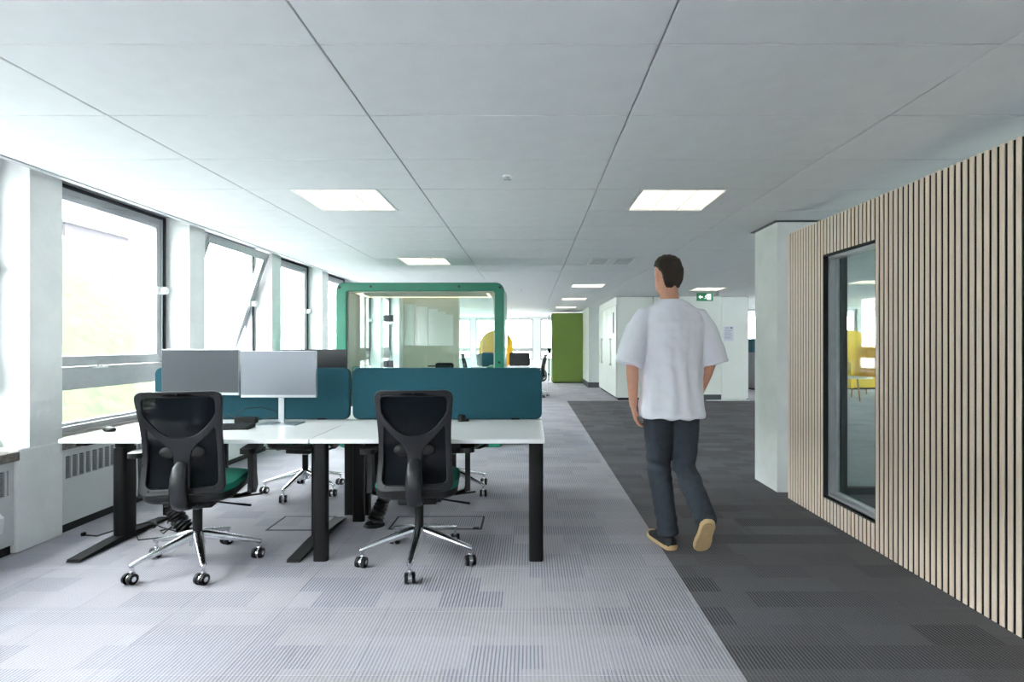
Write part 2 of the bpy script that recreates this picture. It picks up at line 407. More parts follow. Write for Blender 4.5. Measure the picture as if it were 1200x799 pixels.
# left wall: outer apron, pillars, windows, sills, radiators
PIT = 1.6; PY = [3.40+PIT*k for k in range(-4, 12)]
wl = MB(); wl.box(-3.60, -3.38, -3, 21.9, -.25, .60); wl.box(-3.60, -3.30, -3, 21.9, 2.45, 3.0)
wall_left = struct(wl.build('wall_left', MT['wall']))
for i, y in enumerate(PY):
    if i == 0: continue
    up = MB(); up.box(-3.45, -3.11, y, y+.24, .60, 2.46, bev=.004)
    lo = MB(); lo.box(-3.42, -3.105, y-.09, y+.24, 0, .63, bev=.012)
    r = up.build('wall_left_pillar', MT['pillar']); struct(r); r.name = 'trim_%d' % (10+i)
    lo.build('pillar_foot', MT['pillar'], r)
WX = -3.36
nums = 0
def bar(mb, y0, y1, z0, z1, x0=-.03, x1=.03): mb.box(x0, x1, y0, y1, z0, z1)
for i in range(len(PY)):
    a = PY[i]+.24; b_ = PY[i]+PIT
    if i == len(PY)-1: b_ = 21.6
    if i == 0: continue
    nums += 1
    root = bpy.data.objects.new('window_%d' % nums, None); C.objects.link(root); root.location = (WX, a, 0); struct(root)
    W = b_-a
    f = MB()
    bar(f, 0, W, .63, .675, -.05, .04); bar(f, 0, W, .955, 1.10, -.05, .035); bar(f, 0, W, 2.41, 2.45, -.05, .03)
    bar(f, 0, .05, .675, 2.41, -.05, .03); bar(f, W-.05, W, .675, 2.41, -.05, .03)
    f.box(.04, .06, 0, W, .66, .68); f.box(.035, .045, 0, W, .985, 1.0); f.box(.035, .045, 0, W, 1.06, 1.075)
    f.build('frame', MT['alu'], root)
    g = MB(); bar(g, .05, W-.022, 2.392, 2.412, -.02, .038); bar(g, W-.040, W-.018, 1.10, 2.412, -.02, .045)
    g.build('gasket', MT['gasket'], root)
    # lower fixed light
    l = MB(); bar(l, .05, W-.05, .675, .70, -.03, .02); bar(l, .05, W-.05, .935, .955, -.03, .02); bar(l, .05, .08, .70, .935, -.03, .02); bar(l, W-.08, W-.05, .70, .935, -.03, .02)
    lo = l.build('lower_frame', MT['alu'], root)
    p = MB(); p.box(-.012, -.006, .08, W-.08, .70, .935); p.build('pane', MT['glass'], lo)
    # pivoting upper sash
    zc = 1.745; h = .64; s_ = MB(); y0, y1 = .055, W-.045
    bar(s_, y0, y1, -h, -h+.075, -.03, .035); bar(s_, y0, y1, h-.085, h, -.03, .035); bar(s_, y0, y0+.085, -h+.075, h-.085, -.03, .035); bar(s_, y1-.085, y1, -h+.075, h-.085, -.03, .035)
    # stepped inner beads
    for d, t_ in ((.03, .045), (.055, .040)):
        s_.box(.03, t_, y0+d, y1-d, h-d-.01, h-d); s_.box(.03, t_, y0+d, y1-d, -h+d, -h+d+.01)
        s_.box(.03, t_, y0+d, y0+d+.01, -h+d+.01, h-d-.01); s_.box(.03, t_, y1-d-.01, y1-d, -h+d+.01, h-d-.01)
    sash = s_.build('sash', MT['alu'], root); sash.location = (0, 0, zc)
    if abs(a-(PY[5]+.24)) < .01: sash.rotation_euler = (0, math.radians(19), 0)
    p = MB(); p.box(-.006, 0, y0+.08, y1-.08, -h+.07, h-.08); p.build('pane', MT['glass'], sash)
    hd = MB(); hd.cyl((.035, y1-.03, 0), (.085, y1-.03, 0), .034, .034, 18); hd.ball((.085, y1-.03, 0), (.02, .034, .034)); hd.box(.03, .05, y1-.10, y1-.03, -.035, .035, bev=.006)
    hd.build('pivot_cap', MT['trimw'], root, (0, 0, zc), smooth=True)
    hd = MB(); hd.box(.035, .07, W*.42-.06, W*.42+.06, 1.085, 1.10, bev=.003); hd.box(.045, .06, W*.42-.02, W*.42+.02, 1.098, 1.112); hd.build('handle', MT['trimw'], root)
    # stone sill
    sl = MB(); sl.box(-3.40, -3.085, a-.0, b_-.09, .565, .62, bev=.004); tag(sl.build('window_sill', MT['stone']), 'x', 'window sill')
SILLS = [o for o in bpy.data.objects if o.name.startswith('window_sill')]
for n_, o in enumerate(sorted(SILLS, key=lambda q: min(v.co.y for v in q.data.vertices))):
    o.name = 'trim_%d' % (40+n_)
    for k in ('label', 'category'): del o[k]
    struct(o)
ord_ = ['behind the camera on the left', 'behind the camera on the left', 'behind the camera on the left', 'at the far left edge before the nearest pillar', 'under the first window behind the left desk', 'under the tilted open window', 'under the third window']
louv = MB()
for q in range(13): louv.box(-.001, .006, 0, .044, .004+q*.0105, .0095+q*.0105)
lm = louv.mesh('louvre_block', MT['louvre'])
for i in range(1, len(PY)-1):
    a = PY[i]+.245; b_ = PY[i]+PIT-.095
    if i < 3 or i > 6: continue
    t = thing('radiator', 'long white radiator casing with louvred vents '+(ord_[i] if i < len(ord_) else 'under a far window beyond the glass booth'), 'radiator', (-3.12, a, 0), 0, 'radiators along the window wall')
    W = b_-a; c = MB(); c.box(-.24, 0, 0, W, .06, .362); c.box(-.24, 0, 0, W, .512, .56); c.box(-.24, 0, 0, .03, .362, .512); c.box(-.24, 0, W-.03, W, .362, .512)
    nb = int((W-.06)/.0565); 
    for q in range(nb+1): 
        yy = .03+q*.0565
        if q: c.box(-.012, 0, yy-.012, yy, .362, .512)
    c.build('casing', MT['rad'], t)
    k_ = MB(); k_.box(-.22, -.02, 0, W, 0, .06); k_.box(-.20, -.03, .03, W-.03, .362, .512); k_.build('recess', MT['dark'], t)
    for q in range(nb):
        yy = .03+q*.0565
        link('louvre_block', lm, t, (-.008, yy, .368))
    if i == 3:
        f_ = MB(); f_.prism([(0, .20), (.06, .17), (.07, .26), (0, .33)], 'y', W-.30, W-.13); f_.build('valve_cover', MT['trimw'], t)

# back wall, far wall, right wall: each a run of windows between piers
FY = 21.6
def window_wall(name, X0, X1, y, xs, wn, zs=.62, axis='y'):
    def B(mb, a, b_, c, d, e, f_):
        if axis == 'y': mb.box(a, b_, c, d, e, f_)
        else: mb.box(c, d, a, b_, e, f_)
    w_ = MB(); B(w_, X0, X1, y, y+.25, -.25, zs); B(w_, X0, X1, y, y+.25, 2.24, 2.9)
    cur = X0
    for a, b_ in xs+[(X1, None)]:
        if a > cur: B(w_, cur, a, y, y+.25, zs, 2.24)
        cur = b_
    struct(w_.build(name, MT['wall']))
    for q, (a, b_) in enumerate(xs):
        r = bpy.data.objects.new('window_%d' % (wn+q), None); C.objects.link(r); r.location = (a, y+.1, 0) if axis == 'y' else (y+.1, a, 0); struct(r)
        W = b_-a; f = MB()
        for g_ in ((0, W, -.03, .03, zs, zs+.06), (0, W, -.03, .03, 2.18, 2.24), (0, .06, -.03, .03, zs+.06, 2.18), (W-.06, W, -.03, .03, zs+.06, 2.18), (.06, W-.06, -.03, .03, .95, 1.10)): B(f, *g_)
        f.build('frame', MT['alu'], r)
        for z0_, z1_ in ((zs+.06, .95), (1.10, 2.18)):
            p = MB(); B(p, .06, W-.06, -.004, .004, z0_, z1_); p.build('pane', MT['glass'], r)
b = MB(); b.box(-3.6, 14.2, -3.25, -3, -.25, 2.9); struct(b.build('wall_back', MT['wall']))
window_wall('wall_right', -3, 15.5, 14, [(-2.6+1.6*q, -1.25+1.6*q) for q in range(11)], 70, axis='x')  # its windows are out of view, added to brighten the area behind the slats
window_wall('wall_front', -3.6, 6.0, FY, [(-3.2, -2.35), (-2.15, .12), (.42, 2.3), (2.6, 4.2)], 30)
window_wall('wall_front_right', 5.6, 14, 15.5, [(5.9, 7.0), (7.15, 8.1), (8.35, 9.3), (9.55, 10.9), (11.2, 12.6)], 40)
b = MB(); b.box(5.6, 5.85, 15.75, 21.9, -.25, 2.9); struct(b.build('wall_inner', MT['wall']))

# cupboard block on the right of the aisle
t = thing('cupboard', 'tall white floor to ceiling cupboard with long handles behind the man\'s left shoulder', 'cupboard', (1.92, 12.2, 0))
b = MB(); b.box(.03, .80, .02, 3.0, .06, CZ-.01); b.build('body', MT['cupboard'], t)
b = MB(); b.box(0.01, .03, 0, 3.0, 2.14, CZ-.012); b.build('top_panel', MT['cupboard'], t)
b = MB(); b.box(.05, .78, .04, 2.98, 0, .06); b.build('plinth', MT['dark'], t)
for q in range(4):
    d = MB(); d.box(0, .028, .01+q*.75, .74+q*.75, .07, 2.13, bev=.003); dd = d.build('door', MT['cupboard'], t)
    yy = .66+q*.75 if q % 2 == 0 else .09+q*.75
    h = MB(); h.box(-.035, -.022, yy-.007, yy+.007, .75, 1.40); h.box(-.035, 0, yy-.007, yy+.007, .77, .785); h.box(-.035, 0, yy-.007, yy+.007, 1.365, 1.38); h.build('handle', MT['silver'], dd)
b = MB(); b.box(-.012, -.002, .30, .40, 1.50, 1.98); tag(b.build('wall_sign', MT['ink'], None, (1.92, 12.2, 0)), 'dark slim sign plate fixed on the white cupboard door', 'sign')
# frontal wall behind the man
b = MB(); b.box(.03, .81, -.005, .018, .06, CZ-.012); b.build('end_panel', MT['cupboard'], bpy.data.objects['cupboard'])
b = MB(); b.box(2.757, 4.26, 12.19, 12.3, .1, CZ-.005); b.box(2.757, 4.88, 12.3, 12.5, 0, CZ)
b2 = MB(); b2.box(4.6, 4.88, 12.51, 21.58, 0, CZ); struct(b2.build('wall_corridor', MT['wall']))
struct(b.build('wall_centre', MT['cupboard']))
b = MB(); b.box(2.76, 4.255, 12.165, 12.19, 0, .13); struct(b.build('baseboard_centre', MT['skirting']))
dr = bpy.data.objects.new('door_1', None); C.objects.link(dr); dr.location = (4.27, 12.2, 0); struct(dr)
b = MB(); b.box(.0, .60, 0, .09, .04, CZ-.02, bev=.004); b.build('leaf', MT['cupboard'], dr)
b = MB(); b.box(-.03, .0, .03, .1, 0, CZ-.01); b.box(.60, .615, .03, .1, 0, CZ-.01); b.build('door_frame', MT['louvre'], dr)
b = MB(); b.box(-.35, .58, -.10, .0, 0, .015); b.build('threshold', MT['trimw'], dr)
t = thing('notice', 'printed white notice sheet pinned on the pale door right of the man', 'notice', (4.29, 12.19, 1.32))
b = MB(); b.box(.03, .25, -.004, .0, 0, .33); b.build('sheet', MT['paper'], t)
b = MB(); b.box(.06, .16, -.006, -.004, .29, .30); b.box(.18, .22, -.006, -.004, .28, .31)
for q in range(9): b.box(.05, .23-(q*7 % 5)*.012, -.006, -.004, .25-q*.025, .255-q*.025)
b.build('print', MT['ink'], t)
# pier at the end of the cupboards
b = MB(); b.box(1.69, 2.1, 15.7, 17.46, 0, CZ+.01); struct(b.build('wall_pier', MT['wall']))
b = MB(); b.box(1.665, 2.1, 15.675, 15.7, 0, .15); b.box(1.665, 1.69, 15.7, 17.4, 0, .15); struct(b.build('baseboard_pier', MT['skirting']))
# exit sign
t = thing('exit_sign', 'green and white running figure exit sign hanging behind the man\'s shoulder', 'sign', (3.42, 11.2, 2.14))
b = MB(); b.box(0, .33, 0, .03, 0, .16, bev=.003); b.build('panel', MT['exitgreen'], t)
b = MB(); b.box(.05, .055, .012, .018, .16, CZ-2.14+.01); b.box(.275, .28, .012, .018, .16, CZ-2.14+.01); b.build('hanger', MT['chrome'], t)
b = MB(); b.box(.215, .29, -.004, 0, .02, .145); b.build('doorway', MT['exitwhite'], t)
b = MB(); b.prism([(.03, .08), (.075, .125), (.075, .095), (.12, .095), (.12, .065), (.075, .065), (.075, .035)], 'y', -.004, 0); b.build('arrow', MT['exitwhite'], t)
b = MB(); b.ball((.20, -.005, .128), (.011, .004, .011), 10, 6); 
for p in ([(.20, .115), (.185, .075)], [(.185, .075), (.17, .05), (.145, .045)], [(.185, .075), (.205, .055), (.205, .025)], [(.20, .11), (.175, .10), (.165, .08)], [(.20, .11), (.222, .095), (.235, .105)]):
    b.tube([(x, -.006, z) for x, z in p], .008, 6)
b.build('running_figure', MT['exitwhite'], t)

# column beside the slatted wall
b = MB(); b.box(2.115, 2.6, 4.68, 5.14, 0, CZ+.005); struct(b.build('trim_70', MT['pillar'])).name = 'trim_70'
b = MB(); b.box(2.085, 2.62, 4.655, 5.17, CZ-.010, CZ-.002); struct(b.build('trim_71', MT['skirting']))

# ------------------------------------------------------------ slatted meeting room wall
WXs = 2.11; Y0s, Y1s = 1.45, 4.49; ZT = 2.17; oz0, oz1 = .175, 1.90; oy0 = 4.49-.0421*27+.001; oy1 = 4.49-.0262-.0421*12-.001
t = thing('slatted_wall', 'pale oak slatted wall with tall narrow window on the right side of the aisle', 'partition', (WXs, 0, 0))
bk = MB()
for (a, b_, c, d) in ((Y0s, oy0, 0, ZT-.005), (oy1, Y1s, 0, ZT-.005), (oy0, oy1, 0, oz0), (oy0, oy1, oz1, ZT-.005)): bk.box(.014, .024, a, b_, c+.002, d)
bk.build('backing', MT['felt'], t)
cr = MB()
for (a, b_, c, d) in ((Y0s, oy0-.0, 0, ZT-.03), (oy1, Y1s, 0, ZT-.03), (oy0, oy1, 0, oz0), (oy0, oy1, oz1, ZT-.03)): cr.box(.024, .115, a, b_, c+.002, d)
cr.build('core', MT['cupboard'], t)
p = .0421; sw = .0262; y = Y1s-sw; meshes = {}
def slat(z0, z1):
    k = (round(z0, 3), round(z1, 3))
    if k not in meshes:
        m_ = MB(); m_.box(.009, .014, 0, sw, z0, z1, bev=.001); meshes[k] = m_.mesh('slat', MT['wood'])
    return meshes[k]
while y > Y0s:
    if y+sw > oy0+.004 and y < oy1-.004:
        if y < oy0 or y+sw > oy1: pass
        link('slat', slat(.004, oz0-.012), t, (0, y, 0)); link('slat', slat(oz1+.012, ZT), t, (0, y, 0))
    else: link('slat', slat(.004, ZT), t, (0, y, 0))
    y -= p
fr = MB(); d = .045
fr.box(.010, d, oy0, oy0+.004, oz0, oz1); fr.box(.010, d, oy1-.006, oy1, oz0, oz1); fr.box(.010, d, oy0, oy1, oz0-.010, oz0); fr.box(.010, d, oy0, oy1, oz1, oz1+.010)
fr.build('window_surround', MT['gasket'], t)
fr = MB(); fr.box(.045, .115, oy0, oy0+.02, oz0, oz1); fr.box(.045, .115, oy1-.02, oy1, oz0, oz1); fr.box(.045, .115, oy0+.02, oy1-.02, oz0, oz0+.02); fr.box(.045, .115, oy0+.02, oy1-.02, oz1-.02, oz1)
fr.box(.09, .11, oy0+.02, oy1-.02, oz0+.02, oz0+.035); fr.box(.09, .11, oy1-.035, oy1-.02, oz0+.035, oz1-.02)
fr.build('window_frame', MT['alu'], t)
b = MB(); b.box(.095, .102, oy0+.02, oy1-.02, oz0+.02, oz1-.02); b.build('pane', MT['podglass'], t)
# far glazed end of that room, reached through the window
t = thing('glazed_partition', 'clear glass partition with dark frame behind the slatted wall window', 'partition', (2.24, 4.60, 0))
b = MB(); b.box(.40, 4.4, 0, .05, 0, .06); b.box(.40, 4.4, 0, .05, 2.12, 2.17); b.box(.38, .43, 0, .05, .06, 2.12); b.box(2.0, 2.05, 0, .05, .06, 2.12); b.box(4.35, 4.4, 0, .05, .06, 2.12); b.build('frame', MT['gasket'], t)
b = MB(); b.box(.43, 2.0, .02, .03, .06, 2.12); b.build('pane', MT['boothglass'], t)
b = MB(); b.box(2.05, 4.35, .02, .03, .06, 2.12); b.build('pane', MT['boothglass'], t)

# ------------------------------------------------------------ green glass booth
bx0, bx1, by0, by1, bz1 = -2.37, -.315, 6.67, 7.50, 2.015
t = thing('glass_booth', 'green framed glass meeting booth behind the teal desk screens', 'booth', ((bx0+bx1)/2, by0, 0)); bxc = (bx0+bx1)/2
hw = (bx1-bx0)/2
me = fill2d([rrect(-hw, hw, .0, bz1, .10), rrect(-hw+.125, hw-.115, .09, bz1-.105, .03)], by1-by0, .012)
for v in me.vertices: v.co.y += (by1-by0)/2
me.materials.append(MT['boothgreen']); link('shell', me, t)
b = MB(); b.box(-hw+.125, -hw+.14, .06, .80, .09, bz1-.105); b.box(hw-.13, hw-.115, .06, .80, .09, bz1-.105); b.box(-hw+.14, hw-.13, .06, .80, bz1-.118, bz1-.105); b.box(-hw+.14, hw-.13, .06, .8, .09, .10)
b.build('lining', MT['boothfelt'], t)
b = MB(); b.box(-hw+.2, hw-.2, .66, .70, bz1-.126, bz1-.119); b.box(-hw+.2, -hw+.23, .12, .66, bz1-.126, bz1-.119); b.box(hw-.23, hw-.2, .12, .66, bz1-.126, bz1-.119); b.build('led_strip', MT['booth_led'], t)
xs = [bx0+.14, (455-621)*6.7/641, (528-621)*6.7/641, bx1-.13]
for q in range(3):
    b = MB(); b.box(xs[q]-bxc+.003, xs[q+1]-bxc-.003, .035, .045, .10, bz1-.12); b.build('glass_pane', MT['boothglass'], t)
for z in (1.58, 1.02):
    b = MB(); b.box(xs[1]-bxc-.055, xs[1]-bxc-.004, .02, .06, z-.04, z+.04, bev=.004); b.box(xs[1]-bxc+.004, xs[1]-bxc+.055, .02, .06, z-.04, z+.04, bev=.004); b.build('hinge', MT['skirting'], t)
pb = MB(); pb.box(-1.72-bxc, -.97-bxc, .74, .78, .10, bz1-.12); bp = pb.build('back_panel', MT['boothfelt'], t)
for q, (a, h) in enumerate(((-1.70, 1.80), (-1.52, 1.77), (-1.37, 1.74), (-1.25, 1.70), (-1.14, 1.66))):  # pale strips of stepped height stand in for windows reflected in the glass
    b = MB(); b.box(a-bxc, a-bxc+(.15-.012*q), .727, .74, 1.24, h, bev=.003); b.build('reflection_strip', MT['boothpanel'], bp)
b = MB(); b.box(-hw+.14, -1.72-bxc, .76, .77, .10, bz1-.12); b.build('glass_pane', MT['boothglass'], t)
b = MB(); b.box(-.97-bxc, hw-.13, .76, .77, .10, bz1-.12); b.build('glass_pane', MT['boothglass'], t)
b = MB(); b.box(-1.755-bxc, -1.72-bxc, .735, .79, .10, bz1-.12); b.box(-.97-bxc, -.955-bxc, .735, .79, .10, bz1-.12); b.build('mullion', MT['boothpanel'], t)
b = MB()
for x, z in ((-hw+.05, bz1-.06), (-hw+.43, bz1-.05), (hw-.55, bz1-.05), (hw-.05, bz1-.06), (-hw+.05, 1.04), (hw-.06, 1.04)): b.cyl((x, -.003, z), (x, .006, z), .016, n=12)
b.build('bolt_cap', MT['gasket'], t, smooth=True)
for (xa, xb, lab) in ((-2.20, -1.80, 'green upholstered bench at the left side inside the glass booth'), (-.86, -.46, 'green upholstered bench at the right side inside the glass booth')):
    s_ = thing('bench', lab, 'bench', ((xa+xb)/2, 7.04, .10), 0, 'benches inside the glass booth')
    b = MB(); b.box(-.2, .2, -.28, .28, 0, .36, bev=.02); b.build('seat', MT['boothgreen'], s_, smooth=True)
    sg = -1 if xa < -1 else 1
    b = MB(); b.box(sg*.2, sg*.12, -.28, .28, .36, .885, bev=.02); b.build('backrest', MT['boothgreen'], s_, smooth=True)
s_ = thing('table', 'narrow white table inside the glass booth', 'table', (-1.33, 7.0, .10))
b = MB(); b.box(-.35, .42, -.2, .2, .80, .825, bev=.004); b.build('table_top', MT['desktop'], s_); b = MB(); b.cyl((0, 0, 0.012), (0, 0, .80), .03, n=14); b.cyl((0, 0, 0), (0, 0, .012), .18, n=24); b.build('pedestal', MT['blackmetal'], s_, smooth=True)
s_ = thing('speakerphone', 'black bolster shaped device seen in the booth glass above the teal screen', 'speaker', (-1.1, 6.98, .925))
b = MB(); b.box(-.11, .13, -.05, .05, .02, .10, bev=.035); b.build('body', MT['blackplastic'], s_, smooth=True); b = MB(); b.box(-.20, -.10, -.012, .012, .05, .065); b.box(-.08, .1, -.04, .04, 0, .025); b.build('foot', MT['blackplastic'], s_)

# ------------------------------------------------------------ desks
def rpost(mb, cx, cy, z0, z1, wx, wy):
    mb.prism(rrect(cx-wx/2, cx+wx/2, cy-wy/2, cy+wy/2, min(wx, wy)*.35, 4), 'z', z0, z1)
DZ = .718
def desktop(name, x0, x1, y0, y1, parent):
    b = MB(); b.box(x0, x1, y0, y1, DZ-.025, DZ, bev=.002); b.build('desktop', MT['desktop'], parent)
def bench_desk(x0, x1, y0, y1, lab, grp):
    cx, cy = (x0+x1)/2, (y0+y1)/2
    t = thing('desk', lab, 'desk', (cx, cy, 0), 0, grp); W, D = x1-x0, y1-y0
    desktop('desktop', -W/2, W/2, -D/2, D/2, t)
    for sx in (-1, 1):
        for sy in (-1, 1):
            b = MB(); rpost(b, sx*(W/2-.05), sy*(D/2-.045), 0, DZ-.025, .084, .05); b.build('leg', MT['blackmetal'], t, smooth=True)
    b = MB()
    for sy in (-1, 1): b.box(-W/2+.09, W/2-.09, sy*(D/2-.12)-.02, sy*(D/2-.12)+.02, DZ-.045, DZ-.026)
    for sx in (-1, 1): b.box(sx*(W/2-.05)-.02, sx*(W/2-.05)+.02, -D/2+.07, D/2-.07, DZ-.06, DZ-.026)
    b.build('rail', MT['blackmetal'], t)
    b = MB(); b.box(-W/2+.2, W/2-.2, .08, .26, DZ-.10, DZ-.095); b.box(-W/2+.2, W/2-.2, .08, .085, DZ-.10, DZ-.03); b.box(-W/2+.2, W/2-.2, .255, .26, DZ-.10, DZ-.03); b.build('cable_tray', MT['blackmetal'], t)
    return t
def lift_desk(x0, x1, y0, y1, lab, grp, flip=1):
    cx, cy = (x0+x1)/2, (y0+y1)/2
    t = thing('desk', lab, 'desk', (cx, cy, 0), 0, grp); W, D = x1-x0, y1-y0
    desktop('desktop', -W/2, W/2, -D/2, D/2, t)
    for sx in (-1, 1):
        x = sx*(W/2-.085); b = MB(); rpost(b, x, 0.01*flip, .03, .60, .085, .13); cc = b.build('column', MT['blackmetal'], t, smooth=True)
        b = MB(); rpost(b, x, .01*flip, .60, DZ-.026, .07, .115); b.build('inner_column', MT['blackmetal'], cc, smooth=True)
        b = MB(); b.prism([(-D/2-.0, .004), (-D/2+.01, .018), (-.1, .036), (.1, .036), (D/2-.01, .018), (D/2, .004)], 'x', x-.04, x+.04); b.build('foot', MT['blackmetal'], t)
        b = MB(); b.box(x-.03, x+.03, -D/2+.06, D/2-.06, DZ-.05, DZ-.026); b.build('bracket', MT['blackmetal'], t)
    b = MB(); b.box(-W/2+.1, W/2-.1, -.05, -.01, DZ-.075, DZ-.03); b.box(-W/2+.1, W/2-.1, .04, .08, DZ-.075, DZ-.03); b.build('rail', MT['blackmetal'], t)
    return t
G = 'white desks in the front cluster'
FYd, BYd = 3.17, 3.97
lift_desk(-2.735, -1.287, FYd, BYd, 'white desk with T feet at the left, under the two grey monitors', G)
bench_desk(-1.277, .086, FYd, BYd, 'white desk with straight black legs at the right, bare top in front of teal screen', G)
bench_desk(-2.735, -1.287, 4.03, 4.83, 'white desk behind the left teal screen, facing away', G)
bench_desk(-1.277, .086, 4.03, 4.83, 'white desk behind the right teal screen, facing away', G)
def desk_screen(x0, x1, y, z0, z1, lab, m=None, th=.035, grp='fabric desk screens'):
    t = thing('desk_screen', lab, 'screen', ((x0+x1)/2, y, z0), 0, grp); hw = (x1-x0)/2
    me = fill2d([rrect(-hw, hw, 0, z1-z0, .045)], th, .01); me.materials.append(m or MT['teal'])
    link('panel', me, t)
    for sx in (-1, 1):
        b = MB(); b.box(sx*hw*.72-.03, sx*hw*.72+.03, -.03, -.017, -.0, .012); b.build('clamp', MT['blackmetal'], t)
    return t
desk_screen(-1.293, .088, 4.0, DZ+.002, 1.095, 'long rounded teal fabric screen on the right desk')
desk_screen(-2.735, -1.312, 4.0, DZ+.002, 1.095, 'teal fabric screen behind the two grey monitors on the left desk')

# monitors
def monitor(cx, cy, z0, w_, h, rz, lab, m, stand_x, grp='computer monitors', back=False, side=-1):
    t = thing('monitor', lab, 'monitor', (cx, cy, DZ), rz, grp); z0 -= DZ
    b = MB(); b.box(-w_/2, w_/2, -.012, .012, z0, z0+h, bev=.003); b.build('housing', MT['silver'] if not back else MT['screenblack'], t)
    b = MB(); b.box(-w_/2+.004, w_/2-.004, side*.014, side*.0115, z0+.018, z0+h-.004); b.build('display', m, t)
    if stand_x is not None:
        b = MB(); b.box(stand_x-.02, stand_x+.02, .03, .042, .008, z0+.2, bev=.003); b.box(stand_x-.03, stand_x+.03, .012, .042, z0+.12, z0+.2); b.build('stand', MT['silver'], t)
        b = MB(); b.box(stand_x-.13, stand_x+.13, -.06, .12, 0, .008, bev=.003); b.build('foot', MT['silver'], t)
    return t
monitor(-1.71, 3.73, .905, .512, .318, 0, 'pale grey monitor with silver stand at the right of the pair on the left desk', MT['screen'], .0)
monitor(-2.262, 3.765, .92, .562, .312, math.radians(-5), 'darker grey monitor at the left of the pair, above the left chair', MT['screendark'], -.06)
monitor(-1.72, 4.36, .905, .52, .32, 0, 'black monitor peeking over the teal screen beside the booth', MT['screenblack'], .0, back=True)

